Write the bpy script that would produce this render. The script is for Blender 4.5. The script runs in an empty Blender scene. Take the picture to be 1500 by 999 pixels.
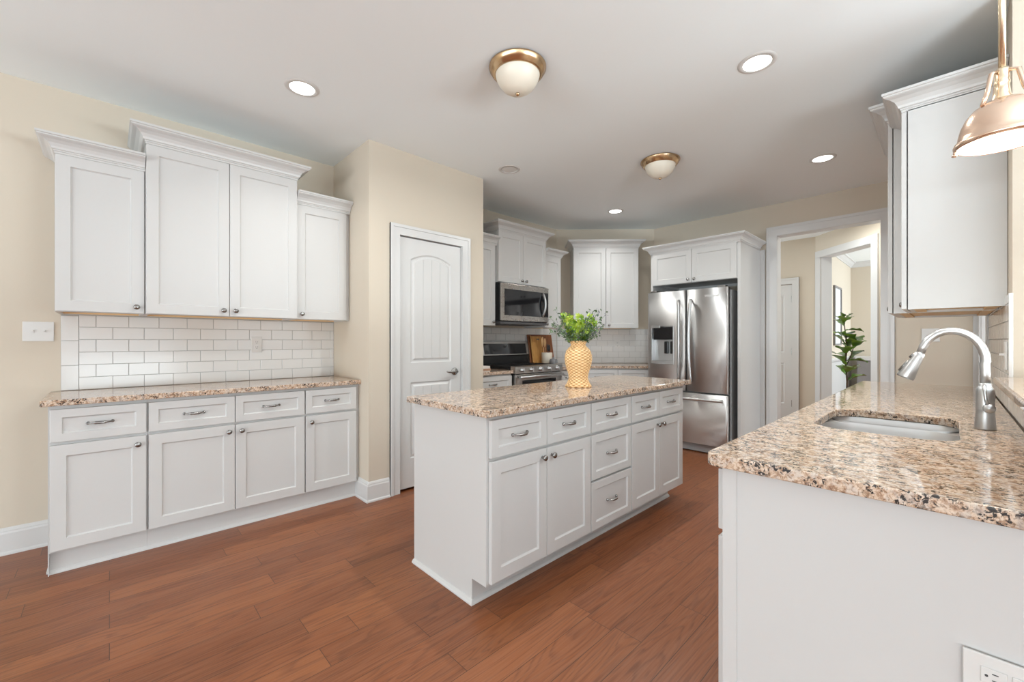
import bpy, bmesh, math, random
from mathutils import Vector, Matrix
PI = math.pi
C = bpy.context.scene.collection
SC = bpy.context.scene

# ------------------------------------------------------------------ camera
cam_data = bpy.data.cameras.new('camera')
cam = bpy.data.objects.new('camera', cam_data)
C.objects.link(cam)
cam.location = (0, 0, 1.215)
cam.rotation_euler = (PI / 2, 0, math.radians(46.2))
cam_data.sensor_width = 36
cam_data.lens = 615 * 36 / 1500
cam_data.clip_start = 0.02
SC.camera = cam

# ------------------------------------------------------------------ world, lights, exposure
SC.view_settings.view_transform = 'Standard'
SC.view_settings.look = 'None'
SC.view_settings.gamma = 1
SC.view_settings.use_curve_mapping = False
SC.view_settings.exposure = 0.08
SC.cycles.max_bounces = 10
SC.cycles.diffuse_bounces = 6
SC.cycles.glossy_bounces = 4
SC.cycles.sample_clamp_indirect = 6
SC.cycles.caustics_reflective = False
SC.cycles.caustics_refractive = False

world = bpy.data.worlds.new('daylight'); SC.world = world
world.use_nodes = True
bg = world.node_tree.nodes['Background']
bg.inputs[0].default_value = (0.93, 0.97, 1.0, 1)
bg.inputs[1].default_value = 1.0


def area_light(name, loc, rot, sx, sy, power, color=(1, 1, 1), shape='RECTANGLE', spread=180):
    d = bpy.data.lights.new(name, 'AREA')
    d.shape = shape; d.size = sx; d.size_y = sy; d.energy = power; d.color = color
    d.spread = math.radians(spread)
    o = bpy.data.objects.new(name, d); C.objects.link(o)
    o.location = loc; o.rotation_euler = rot
    return o


# daylight entering by the windows of the living and dining side (behind and beside the camera)
YB, XD = -7.4, 6.4                                                   # back wall, right wall of the open plan
WIN_BACK = [(-3.2, -1.4), (-0.8, 1.0), (1.6, 3.4), (4.0, 5.8)]      # x ranges in the back wall, z 0.25-2.35
WIN_SIDE = [(-6.2, -4.4), (-3.4, -1.6), (-0.6, 1.2), (2.2, 4.0), (4.2, 5.3)]  # y ranges in the right wall
DAY = (0.86, 0.985, 1.05)
for a, b in WIN_BACK:
    area_light('window_daylight', ((a + b) / 2, YB + 0.07, 1.3), (PI / 2, 0, 0), b - a, 2.1, 4, DAY)
    area_light('ground_bounce', ((a + b) / 2, YB + 0.14, 0.55), (math.radians(122), 0, 0), b - a, 0.6, 108, DAY)
for a, b in WIN_SIDE:
    k = (11, 6) if b < 2 else (72, 8)
    area_light('window_daylight', (XD - 0.07, (a + b) / 2, 1.3), (PI / 2, 0, PI / 2), b - a, 2.1, k[1] * (b - a), DAY)
    area_light('ground_bounce', (XD - 0.14, (a + b) / 2, 0.55), (math.radians(122), 0, PI / 2), b - a, 0.6, k[0] * (b - a), DAY)
# daylight added through unseen windows for the hall and the room beyond it
area_light('window_daylight', (2.1, 9.3, 1.4), (PI / 2, 0, PI / 2), 1.8, 1.6, 130, DAY)
area_light('window_daylight', (-3.9, 6.4, 1.4), (PI / 2, 0, -PI / 2), 1.4, 1.6, 33, DAY)
area_light('hall_fill_light', (-0.9, 6.3, 2.69), (0, 0, 0), 0.25, 0.25, 11, (0.95, 0.98, 0.95), 'DISK')  # fill light added for the hall, no fixture behind it
# uplights added to brighten the ceiling from the dining and living side, no fixtures
for x, y, p in ((1.8, 1.1, 112), (-2.2, -2.2, 18)):
    area_light('fill_uplight', (x, y, 1.6), (PI, 0, 0), 0.9, 0.9, p, DAY, 'DISK')

# ------------------------------------------------------------------ materials


def new_mat(name):
    m = bpy.data.materials.new(name); m.use_nodes = True
    nt = m.node_tree
    return m, nt, nt.nodes['Principled BSDF']


def simple(name, col, rough=0.5, metal=0.0, spec=0.5, bump=0.0, bscale=60, emis=None, estr=0, aniso=0):
    m, nt, p = new_mat(name)
    p.inputs['Base Color'].default_value = (*col, 1)
    p.inputs['Roughness'].default_value = rough
    p.inputs['Metallic'].default_value = metal
    p.inputs['Specular IOR Level'].default_value = spec
    if aniso: p.inputs['Anisotropic'].default_value = aniso
    if emis:
        p.inputs['Emission Color'].default_value = (*emis, 1)
        p.inputs['Emission Strength'].default_value = estr
    tc = nt.nodes.new('ShaderNodeTexCoord')
    n = nt.nodes.new('ShaderNodeTexNoise'); n.inputs['Scale'].default_value = bscale
    nt.links.new(tc.outputs['Object'], n.inputs['Vector'])
    if bump:
        b = nt.nodes.new('ShaderNodeBump'); b.inputs['Strength'].default_value = bump
        b.inputs['Distance'].default_value = 0.002
        nt.links.new(n.outputs['Fac'], b.inputs['Height'])
        nt.links.new(b.outputs['Normal'], p.inputs['Normal'])
    else:
        mr = nt.nodes.new('ShaderNodeMapRange')
        mr.inputs['To Min'].default_value = max(0, rough - 0.03); mr.inputs['To Max'].default_value = min(1, rough + 0.03)
        nt.links.new(n.outputs['Fac'], mr.inputs['Value'])
        nt.links.new(mr.outputs['Result'], p.inputs['Roughness'])
    return m


def ramp(nt, stops, interp='LINEAR'):
    r = nt.nodes.new('ShaderNodeValToRGB'); cr = r.color_ramp; cr.interpolation = interp
    while len(cr.elements) > 1: cr.elements.remove(cr.elements[-1])
    cr.elements[0].position = stops[0][0]; cr.elements[0].color = (*stops[0][1], 1)
    for pos, col in stops[1:]:
        e = cr.elements.new(pos); e.color = (*col, 1)
    return r


def mixc(nt, fac, a, b, mode='MIX'):
    n = nt.nodes.new('ShaderNodeMix'); n.data_type = 'RGBA'; n.blend_type = mode
    for sock, v in ((n.inputs[0], fac), (n.inputs[6], a), (n.inputs[7], b)):
        if isinstance(v, bpy.types.NodeSocket): nt.links.new(v, sock)
        elif isinstance(v, tuple): sock.default_value = (*v, 1)
        else: sock.default_value = v
    return n.outputs[2]


def mathn(nt, op, a, b=0.0):
    n = nt.nodes.new('ShaderNodeMath'); n.operation = op
    for sock, v in ((n.inputs[0], a), (n.inputs[1], b)):
        if isinstance(v, bpy.types.NodeSocket): nt.links.new(v, sock)
        else: sock.default_value = v
    return n.outputs[0]


def noise(nt, vec, scale, detail=2, rough=0.5, dist=0.0):
    n = nt.nodes.new('ShaderNodeTexNoise')
    n.inputs['Scale'].default_value = scale; n.inputs['Detail'].default_value = detail
    n.inputs['Roughness'].default_value = rough; n.inputs['Distortion'].default_value = dist
    nt.links.new(vec, n.inputs['Vector'])
    return n.outputs['Fac']


def coords(nt, scale=(1, 1, 1), kind='Object'):
    tc = nt.nodes.new('ShaderNodeTexCoord'); mp = nt.nodes.new('ShaderNodeMapping')
    mp.inputs['Scale'].default_value = scale
    nt.links.new(tc.outputs[kind], mp.inputs['Vector'])
    return mp.outputs['Vector']


M = {}
M['wall'] = simple('beige wall paint', (0.615, 0.545, 0.452), 0.85, spec=0.2, bump=0.06, bscale=300)
M['ceil'] = simple('ceiling paint', (0.88, 0.925, 0.937), 0.95, spec=0.1, bump=0.05, bscale=200)
M['white'] = simple('white cabinet paint', (0.595, 0.589, 0.58), 0.33, spec=0.4)
M['trim'] = simple('white trim paint', (0.635, 0.63, 0.622), 0.3, spec=0.4)
M['plate'] = simple('white plastic', (0.68, 0.672, 0.655), 0.3)
M['slot'] = simple('dark slot', (0.06, 0.06, 0.06), 0.6)
M['tile'] = simple('white glazed tile', (0.71, 0.705, 0.695), 0.12, spec=0.5)
M['grout'] = simple('grey grout', (0.42, 0.42, 0.42), 0.9, spec=0.1)
M['maple'] = simple('raw maple underside', (0.80, 0.57, 0.31), 0.5, bump=0.1, bscale=40)
M['nickel'] = simple('satin nickel', (0.33, 0.32, 0.31), 0.24, 1.0)
M['steel'] = simple('brushed steel', (0.55, 0.55, 0.55), 0.36, 1.0)
M['sinksteel'] = simple('sink steel', (0.68, 0.68, 0.68), 0.34, 1.0)
M['darksteel'] = simple('dark steel', (0.23, 0.22, 0.21), 0.35, 1.0)
M['casegrey'] = simple('grey painted case', (0.36, 0.36, 0.365), 0.4)
M['warmsteel'] = simple('warm stainless', (0.46, 0.43, 0.40), 0.28, 1.0)
M['black'] = simple('black enamel', (0.012, 0.012, 0.013), 0.25)
M['blackmatte'] = simple('black cast iron', (0.02, 0.02, 0.02), 0.6)
M['blackglass'] = simple('black glass', (0.012, 0.012, 0.014), 0.06, spec=0.6)
M['greyplastic'] = simple('grey plastic', (0.10, 0.10, 0.105), 0.5)
M['brass'] = simple('antique brass', (0.60, 0.42, 0.25), 0.24, 1.0)
M['rosebrass'] = simple('brushed rose brass', (0.76, 0.56, 0.43), 0.26, 1.0)
M['palebrass'] = simple('pale brass rod', (0.82, 0.68, 0.49), 0.25, 1.0)
M['frost'] = simple('frosted cream glass', (0.82, 0.77, 0.66), 0.35, spec=0.4)
M['lens'] = simple('lit lens', (0.9, 0.9, 0.9), 0.5, emis=(1, 0.97, 0.92), estr=6)
M['lens_off'] = simple('unlit lens', (0.74, 0.73, 0.71), 0.5)
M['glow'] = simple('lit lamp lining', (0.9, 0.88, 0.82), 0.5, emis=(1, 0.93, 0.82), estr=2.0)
M['crock'] = simple('cream ceramic', (0.72, 0.66, 0.56), 0.35)
M['greyjar'] = simple('grey stoneware', (0.20, 0.20, 0.21), 0.5)
M['paper'] = simple('white paper', (0.80, 0.76, 0.72), 0.7)
M['tanpaper'] = simple('tan cover', (0.55, 0.33, 0.22), 0.6)
M['stem'] = simple('green stem', (0.10, 0.16, 0.05), 0.6)
M['bark'] = simple('grey bark', (0.10, 0.07, 0.05), 0.8, bump=0.3, bscale=50)
M['pot'] = simple('charcoal pot', (0.10, 0.10, 0.10), 0.6)
M['greycloth'] = simple('grey painted wood', (0.24, 0.225, 0.22), 0.6)
M['picture'] = simple('pale print', (0.70, 0.74, 0.78), 0.5)
M['logo'] = simple('pale badge', (0.85, 0.85, 0.85), 0.3, 0.3)
M['glasspane'] = simple('window glass', (0.9, 0.95, 1.0), 0.02)
M['bud'] = simple('grey violet bud', (0.12, 0.10, 0.17), 0.6)


def leaf_mat(name, c1, c2, scale, rough=0.45):
    m, nt, p = new_mat(name)
    v = coords(nt)
    f = noise(nt, v, scale, 1)
    r = ramp(nt, [(0.35, c1), (0.65, c2)])
    nt.links.new(f, r.inputs[0]); nt.links.new(r.outputs[0], p.inputs['Base Color'])
    p.inputs['Roughness'].default_value = rough
    p.inputs['Subsurface Weight'].default_value = 0.0
    return m


M['leaf_bright'] = leaf_mat('lime leaves', (0.20, 0.36, 0.035), (0.50, 0.60, 0.07), 22)
M['leaf_dark'] = leaf_mat('blue green leaves', (0.05, 0.10, 0.04), (0.16, 0.24, 0.12), 25)
M['fig'] = leaf_mat('fig leaves', (0.035, 0.09, 0.02), (0.22, 0.36, 0.05), 4, 0.3)


def granite():
    m, nt, p = new_mat('speckled beige granite')
    v = coords(nt)
    base = ramp(nt, [(0.34, (0.22, 0.125, 0.08)), (0.43, (0.44, 0.285, 0.19)), (0.53, (0.64, 0.49, 0.37)), (0.68, (0.76, 0.64, 0.53))])
    nt.links.new(noise(nt, v, 85, 4, 0.68, 0.5), base.inputs[0])
    grey = ramp(nt, [(0.50, (0, 0, 0)), (0.58, (1, 1, 1))])
    nt.links.new(noise(nt, v, 42, 3, 0.6), grey.inputs[0])
    c = mixc(nt, mathn(nt, 'MULTIPLY', grey.outputs[0], 0.38), base.outputs[0], (0.56, 0.54, 0.52))
    rust = ramp(nt, [(0.55, (0, 0, 0)), (0.62, (1, 1, 1))])
    nt.links.new(noise(nt, v, 110, 3, 0.65, 0.8), rust.inputs[0])
    c = mixc(nt, mathn(nt, 'MULTIPLY', rust.outputs[0], 0.75), c, (0.24, 0.13, 0.07))
    # black flecks, clustered
    fl = ramp(nt, [(0.52, (0, 0, 0)), (0.55, (1, 1, 1))])
    nt.links.new(noise(nt, v, 105, 3, 0.6, 1.0), fl.inputs[0])
    cl = ramp(nt, [(0.49, (0, 0, 0)), (0.56, (1, 1, 1))])
    nt.links.new(noise(nt, v, 26, 2), cl.inputs[0])
    c = mixc(nt, mathn(nt, 'MULTIPLY', fl.outputs[0], cl.outputs[0]), c, (0.025, 0.02, 0.018))
    nt.links.new(c, p.inputs['Base Color'])
    p.inputs['Roughness'].default_value = 0.07
    p.inputs['Specular IOR Level'].default_value = 0.55
    return m


M['granite'] = granite()


def floor_mat():
    m, nt, p = new_mat('red brown oak boards')
    tc = nt.nodes.new('ShaderNodeTexCoord')
    sep = nt.nodes.new('ShaderNodeSeparateXYZ'); nt.links.new(tc.outputs['Object'], sep.inputs[0])
    com = nt.nodes.new('ShaderNodeCombineXYZ')
    nt.links.new(sep.outputs[1], com.inputs[0]); nt.links.new(sep.outputs[0], com.inputs[1])
    br = nt.nodes.new('ShaderNodeTexBrick')
    br.inputs['Scale'].default_value = 1.0
    br.inputs['Brick Width'].default_value = 0.95; br.inputs['Row Height'].default_value = 0.123
    br.inputs['Mortar Size'].default_value = 0.0011; br.inputs['Mortar Smooth'].default_value = 0.1
    br.inputs['Bias'].default_value = 0.0
    br.offset = 0.37; br.offset_frequency = 2; br.squash = 0.8; br.squash_frequency = 3
    br.inputs['Color1'].default_value = (0, 0, 0, 1); br.inputs['Color2'].default_value = (1, 1, 1, 1)
    br.inputs['Mortar'].default_value = (0.5, 0.5, 0.5, 1)
    nt.links.new(com.outputs[0], br.inputs['Vector'])
    # each board shifts its own grain
    add = nt.nodes.new('ShaderNodeVectorMath'); add.operation = 'MULTIPLY_ADD'
    nt.links.new(br.outputs['Color'], add.inputs[0]); add.inputs[1].default_value = (3.1, 17.3, 5.7)
    nt.links.new(tc.outputs['Object'], add.inputs[2])

    def mapped(s):
        mp = nt.nodes.new('ShaderNodeMapping'); mp.inputs['Scale'].default_value = s
        nt.links.new(add.outputs[0], mp.inputs['Vector']); return mp.outputs[0]
    # cathedral figure: contour lines of a stretched noise
    fig = noise(nt, mapped((9, 0.9, 9)), 1.0, 2, 0.5, 0.4)
    rings = mathn(nt, 'FRACT', mathn(nt, 'MULTIPLY', fig, 14.0))
    rr = ramp(nt, [(0.0, (1, 1, 1)), (0.14, (0.1, 0.1, 0.1)), (0.6, (0, 0, 0)), (1.0, (1, 1, 1))])
    nt.links.new(rings, rr.inputs[0])
    fine = noise(nt, mapped((160, 5, 160)), 1.0, 3, 0.6)
    fr = ramp(nt, [(0.42, (0, 0, 0)), (0.62, (1, 1, 1))]); nt.links.new(fine, fr.inputs[0])
    tone = mathn(nt, 'MULTIPLY_ADD', br.outputs['Color'], 0.5)
    t1 = ramp(nt, [(0.0, (0.155, 0.047, 0.016)), (0.5, (0.235, 0.075, 0.026)), (1.0, (0.325, 0.115, 0.040))])
    big = noise(nt, mapped((3, 0.6, 3)), 1.0, 2)
    sepc = nt.nodes.new('ShaderNodeSeparateColor'); nt.links.new(br.outputs['Color'], sepc.inputs[0])
    mx = mathn(nt, 'ADD', mathn(nt, 'MULTIPLY', sepc.outputs[0], 0.55), mathn(nt, 'MULTIPLY', big, 0.5))
    nt.links.new(mx, t1.inputs[0])
    c = mixc(nt, mathn(nt, 'MULTIPLY', rr.outputs[0], 0.48), t1.outputs[0], (0.085, 0.026, 0.012))
    c = mixc(nt, mathn(nt, 'MULTIPLY', fr.outputs[0], 0.30), c, (0.34, 0.15, 0.08))
    c = mixc(nt, br.outputs['Fac'], c, (0.05, 0.02, 0.01))
    nt.links.new(c, p.inputs['Base Color'])
    p.inputs['Roughness'].default_value = 0.34
    p.inputs['Specular IOR Level'].default_value = 0.42
    b = nt.nodes.new('ShaderNodeBump'); b.inputs['Strength'].default_value = 0.25; b.inputs['Distance'].default_value = 0.001
    h = mathn(nt, 'SUBTRACT', mathn(nt, 'MULTIPLY', fine, 0.6), br.outputs['Fac'])
    nt.links.new(h, b.inputs['Height']); nt.links.new(b.outputs[0], p.inputs['Normal'])
    return m


M['floor'] = floor_mat()


def wood_mat(name, c1, c2, s=(40, 40, 4)):
    m, nt, p = new_mat(name)
    r = ramp(nt, [(0.35, c1), (0.65, c2)])
    nt.links.new(noise(nt, coords(nt, s), 1.0, 4, 0.6, 0.5), r.inputs[0])
    nt.links.new(r.outputs[0], p.inputs['Base Color']); p.inputs['Roughness'].default_value = 0.45
    return m


M['board_light'] = wood_mat('honey wood', (0.42, 0.20, 0.055), (0.60, 0.32, 0.10))
M['board_dark'] = wood_mat('red brown wood', (0.13, 0.045, 0.02), (0.27, 0.10, 0.04))
M['spoon'] = wood_mat('pale wood', (0.50, 0.28, 0.12), (0.62, 0.38, 0.18))


def wicker():
    """straw strands: raised parts lighter, shade of the recesses put into the colour"""
    m, nt, p = new_mat('straw wicker')
    tc = nt.nodes.new('ShaderNodeTexCoord'); sp = nt.nodes.new('ShaderNodeSeparateXYZ'); nt.links.new(tc.outputs['Object'], sp.inputs[0])
    a = mathn(nt, 'SINE', mathn(nt, 'MULTIPLY', mathn(nt, 'ARCTAN2', sp.outputs[1], sp.outputs[0]), 13.0))
    z = mathn(nt, 'SINE', mathn(nt, 'MULTIPLY', sp.outputs[2], 2 * PI / 0.018875))
    f = mathn(nt, 'ADD', mathn(nt, 'MULTIPLY', mathn(nt, 'MULTIPLY', a, z), 0.5), 0.5)
    n = noise(nt, coords(nt, (30, 30, 90)), 1.0, 3)
    f = mathn(nt, 'ADD', mathn(nt, 'MULTIPLY', f, 0.75), mathn(nt, 'MULTIPLY', n, 0.3))
    r = ramp(nt, [(0.14, (0.46, 0.23, 0.08)), (0.36, (0.68, 0.40, 0.17)), (0.62, (0.80, 0.52, 0.25)), (0.95, (0.88, 0.66, 0.38))])  # dark end paints the recess shade of the weave, light end its raised strands
    nt.links.new(f, r.inputs[0]); nt.links.new(r.outputs[0], p.inputs['Base Color']); p.inputs['Roughness'].default_value = 0.5
    return m


M['wicker'] = wicker()


def brushed(name, col, rough, scale):
    """stainless with a drawn grain"""
    m, nt, p = new_mat(name)
    f = noise(nt, coords(nt, scale), 1.0, 3, 0.6)
    mr = nt.nodes.new('ShaderNodeMapRange'); mr.inputs['To Min'].default_value = rough - 0.06; mr.inputs['To Max'].default_value = rough + 0.08
    nt.links.new(f, mr.inputs['Value']); nt.links.new(mr.outputs[0], p.inputs['Roughness'])
    p.inputs['Base Color'].default_value = (*col, 1); p.inputs['Metallic'].default_value = 1.0
    b = nt.nodes.new('ShaderNodeBump'); b.inputs['Strength'].default_value = 0.06; b.inputs['Distance'].default_value = 0.0006
    nt.links.new(f, b.inputs['Height']); nt.links.new(b.outputs[0], p.inputs['Normal'])
    return m


M['fridge'] = brushed('brushed fridge steel', (0.72, 0.715, 0.71), 0.46, (3, 3, 500))
_nt = M['fridge'].node_tree; _tg = _nt.nodes.new('ShaderNodeTangent'); _tg.direction_type = 'RADIAL'; _tg.axis = 'Z'
_nt.links.new(_tg.outputs[0], _nt.nodes['Principled BSDF'].inputs['Tangent']); _nt.nodes['Principled BSDF'].inputs['Anisotropic'].default_value = 0.92; _nt.nodes['Principled BSDF'].inputs['Anisotropic Rotation'].default_value = 0.25
M['rangesteel'] = brushed('brushed range steel', (0.47, 0.455, 0.44), 0.30, (400, 400, 400))

# ------------------------------------------------------------------ mesh helpers


class MB:
    def __init__(self):
        self.v = []; self.f = []; self.sm = []; self.merge = False

    def poly(self, pts, smooth=False):
        i = len(self.v); self.v += [tuple(p) for p in pts]
        self.f.append(list(range(i, i + len(pts)))); self.sm.append(smooth); return self

    def box(self, a, b, ch=0.0):
        x0, y0, z0 = [min(a[i], b[i]) for i in range(3)]
        x1, y1, z1 = [max(a[i], b[i]) for i in range(3)]
        if ch <= 0:
            i = len(self.v)
            self.v += [(x0, y0, z0), (x1, y0, z0), (x1, y1, z0), (x0, y1, z0), (x0, y0, z1), (x1, y0, z1), (x1, y1, z1), (x0, y1, z1)]
            for q in ((0, 3, 2, 1), (4, 5, 6, 7), (0, 1, 5, 4), (1, 2, 6, 5), (2, 3, 7, 6), (3, 0, 4, 7)):
                self.f.append([i + k for k in q]); self.sm.append(False)
            return self
        bm = bmesh.new(); bmesh.ops.create_cube(bm, size=1.0)
        for vv in bm.verts:
            vv.co = Vector(((x0 + x1) / 2 + vv.co.x * (x1 - x0), (y0 + y1) / 2 + vv.co.y * (y1 - y0), (z0 + z1) / 2 + vv.co.z * (z1 - z0)))
        bmesh.ops.bevel(bm, geom=bm.edges[:], offset=ch, segments=2, profile=0.5, affect='EDGES')
        return self.add_bm(bm)

    def add_bm(self, bm, smooth=False):
        bm.verts.index_update(); i = len(self.v)
        self.v += [tuple(v.co) for v in bm.verts]
        for f in bm.faces:
            self.f.append([i + v.index for v in f.verts]); self.sm.append(smooth or f.smooth)
        bm.free(); return self

    def lathe(self, prof, centre=(0, 0, 0), axis='Z', seg=32, smooth=True, cap=True, fn=None):
        """prof: (radius, height)"""
        i = len(self.v); n = len(prof)
        for k in range(seg):
            a = 2 * PI * k / seg
            for j, (r, h) in enumerate(prof):
                if fn: r = fn(r, h, a, j)
                c, s = r * math.cos(a), r * math.sin(a)
                p = {'Z': (c, s, h), 'Y': (c, h, s), 'X': (h, c, s)}[axis]
                self.v.append((p[0] + centre[0], p[1] + centre[1], p[2] + centre[2]))
        for k in range(seg):
            k2 = (k + 1) % seg
            for j in range(n - 1):
                self.f.append([i + k * n + j, i + k2 * n + j, i + k2 * n + j + 1, i + k * n + j + 1]); self.sm.append(smooth)
        if cap:
            for j in (0, n - 1):
                if prof[j][0] > 1e-5:
                    self.f.append([i + k * n + j for k in range(seg)]); self.sm.append(False)
        return self

    def tube(self, path, rad, seg=12, cap=True):
        pts = [Vector(p) for p in path]; n = len(pts)
        rads = rad if isinstance(rad, (list, tuple)) else [rad] * n
        i = len(self.v); up = None
        for k in range(n):
            t = (pts[min(k + 1, n - 1)] - pts[max(k - 1, 0)]).normalized()
            if up is None:
                up = Vector((0, 0, 1)) if abs(t.z) < 0.9 else Vector((1, 0, 0))
            a = t.cross(up).normalized(); b = a.cross(t).normalized(); up = b
            for q in range(seg):
                an = 2 * PI * q / seg
                self.v.append(tuple(pts[k] + a * (rads[k] * math.cos(an)) + b * (rads[k] * math.sin(an))))
        for k in range(n - 1):
            for q in range(seg):
                q2 = (q + 1) % seg
                self.f.append([i + k * seg + q, i + k * seg + q2, i + (k + 1) * seg + q2, i + (k + 1) * seg + q]); self.sm.append(True)
        if cap:
            self.f.append([i + q for q in range(seg)]); self.sm.append(False)
            self.f.append([i + (n - 1) * seg + q for q in range(seg)]); self.sm.append(False)
        return self

    def prism(self, pts2, z0, z1):
        """vertical prism over a 2D outline"""
        n = len(pts2); i = len(self.v)
        self.v += [(x, y, z0) for x, y in pts2] + [(x, y, z1) for x, y in pts2]
        self.f.append([i + k for k in range(n)]); self.sm.append(False)
        self.f.append([i + n + k for k in range(n)]); self.sm.append(False)
        for k in range(n):
            k2 = (k + 1) % n
            self.f.append([i + k, i + k2, i + n + k2, i + n + k]); self.sm.append(False)
        return self

    def sweep(self, path2, prof, close=False):
        """sweep (out, z) profile along an XY polyline, mitred, out = right-hand side of travel"""
        pts = [Vector((p[0], p[1])) for p in path2]; n = len(pts); m = len(prof); i = len(self.v)
        for k in range(n):
            d0 = (pts[k] - pts[k - 1]).normalized() if k > 0 else None
            d1 = (pts[k + 1] - pts[k]).normalized() if k < n - 1 else None
            n0 = Vector((d0.y, -d0.x)) if d0 else None
            n1 = Vector((d1.y, -d1.x)) if d1 else None
            if n0 is None: nn = n1
            elif n1 is None: nn = n0
            else:
                nn = (n0 + n1).normalized(); nn = nn / max(0.2, nn.dot(n0))
            for o, z in prof:
                self.v.append((pts[k].x + nn.x * o, pts[k].y + nn.y * o, z))
        for k in range(n - 1):
            for j in range(m - 1):
                self.f.append([i + k * m + j, i + k * m + j + 1, i + (k + 1) * m + j + 1, i + (k + 1) * m + j]); self.sm.append(False)
        self.f.append([i + j for j in range(m)]); self.sm.append(False)
        self.f.append([i + (n - 1) * m + j for j in range(m)]); self.sm.append(False)
        return self

    def mesh(self, name, mat):
        me = bpy.data.meshes.new(name); me.from_pydata(self.v, [], self.f)
        for p, s in zip(me.polygons, self.sm): p.use_smooth = s
        bm = bmesh.new(); bm.from_mesh(me)
        if self.merge: bmesh.ops.remove_doubles(bm, verts=bm.verts[:], dist=1e-5)
        bmesh.ops.recalc_face_normals(bm, faces=bm.faces[:]); bm.to_mesh(me); bm.free()
        if mat: me.materials.append(mat)
        return me

    def build(self, name, mat, parent=None):
        return link(name, self.mesh(name, mat), parent)


def link(name, me, parent=None, loc=None):
    o = bpy.data.objects.new(name, me); C.objects.link(o)
    if parent: o.parent = parent
    if loc is not None: o.location = loc
    return o


def tag(o, label, cat, group=None):
    o['label'] = label; o['category'] = cat
    if group: o['group'] = group
    return o


def thing(name, label, cat, loc=(0, 0, 0), rot=0.0, group=None):
    o = bpy.data.objects.new(name, None); C.objects.link(o)
    o.location = loc; o.rotation_euler = (0, 0, math.radians(rot)); o.empty_display_size = 0.05
    return tag(o, label, cat, group)


def struct(name, mb, mat, parent=None):
    o = mb.build(name, mat, parent)
    if parent is None: o['kind'] = 'structure'
    return o


def curve_slab(name, outlines, z0, z1, mat, bevel=0.004, parent=None):
    """flat slab from 2D outlines (holes allowed) with eased edges"""
    cu = bpy.data.curves.new(name, 'CURVE'); cu.dimensions = '2D'; cu.fill_mode = 'BOTH'
    cu.extrude = (z1 - z0) / 2 - bevel; cu.bevel_depth = bevel; cu.bevel_resolution = 2; cu.offset = -bevel
    for pts in outlines:
        sp = cu.splines.new('POLY'); sp.points.add(len(pts) - 1); sp.use_cyclic_u = True
        for q, (x, y) in zip(sp.points, pts): q.co = (x, y, 0, 1)
    o = bpy.data.objects.new('tmp', cu); C.objects.link(o)
    dg = bpy.context.evaluated_depsgraph_get()
    me = bpy.data.meshes.new_from_object(o.evaluated_get(dg)); me.name = name
    bpy.data.objects.remove(o); bpy.data.curves.remove(cu)
    for v in me.vertices: v.co.z += (z0 + z1) / 2
    me.materials.clear(); me.materials.append(mat)
    for p in me.polygons: p.use_smooth = False
    return link(name, me, parent)


def rrect(x0, y0, x1, y1, rs, seg=8):
    """rounded rectangle; rs = radius or 4 radii from (x0,y0) counter-clockwise"""
    if not isinstance(rs, (list, tuple)): rs = [rs] * 4
    out = []
    for (cx, cy, sx, sy, a0), r in zip(((x0, y0, 1, 1, PI), (x1, y0, -1, 1, 1.5 * PI), (x1, y1, -1, -1, 0), (x0, y1, 1, -1, 0.5 * PI)), rs):
        if r < 1e-6: out.append((cx, cy)); continue
        for k in range(seg + 1):
            a = a0 + PI / 2 * k / seg
            out.append((cx + sx * r + r * math.cos(a), cy + sy * r + r * math.sin(a)))
    return out


# ------------------------------------------------------------------ cabinet kit (local: X along the face, Y into the wall, Z up)
def shaker(x0, x1, z0, z1, stile, t=0.02, rec=0.009, ch=0.0015, y=0.0, slope=0.007):
    """one framed front with a recessed flat field; back at Y=y, face at Y=y-t"""
    m = MB()
    yf = y - t
    def ring(dx, yy): return [(x0 + dx, yy, z0 + dx), (x1 - dx, yy, z0 + dx), (x1 - dx, yy, z1 - dx), (x0 + dx, yy, z1 - dx)]
    rings = [ring(0, y), ring(0, yf + ch), ring(ch, yf), ring(stile, yf), ring(stile + slope * 0.35, yf + rec * 0.6), ring(stile + slope, yf + rec)]
    for a, b in zip(rings, rings[1:]):
        for k in range(4):
            k2 = (k + 1) % 4
            m.poly([a[k], a[k2], b[k2], b[k]])
    m.poly(rings[-1]); m.poly(rings[0][::-1])
    return m


_knob = MB().lathe([(0.0001, 0), (0.0075, 0), (0.0065, -0.004), (0.005, -0.010), (0.006, -0.014), (0.0135, -0.017), (0.0155, -0.021), (0.0145, -0.026), (0.009, -0.0295), (0.0001, -0.0305)], axis='Y', seg=20, cap=False).mesh('knob', M['nickel'])


def _pull_mesh():
    m = MB(); L = 0.048
    path, rad = [], []
    for k in range(17):
        u = -1 + k / 8
        path.append((u * L, -0.008 - 0.020 * (1 - abs(u) ** 2.2), 0.0))
        rad.append(0.0042 + 0.0036 * math.exp(-(u / 0.55) ** 2) + (0.0018 if abs(abs(u) - 0.42) < 0.07 else 0))
    m.tube(path, rad, 10)
    for s in (-1, 1):
        m.lathe([(0.0001, 0), (0.0085, 0), (0.0085, -0.004), (0.006, -0.009), (0.0001, -0.012)], (s * L, 0, 0), 'Y', 14, cap=False)
    return m.mesh('pull', M['nickel'])


_pull = _pull_mesh()
CROWN = [(0.0, 0.0), (0.0, 0.010), (0.004, 0.012), (0.004, 0.018), (0.010, 0.021), (0.013, 0.032), (0.022, 0.048), (0.038, 0.060), (0.055, 0.067), (0.060, 0.071), (0.060, 0.076), (0.066, 0.079), (0.066, 0.090)]


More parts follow.
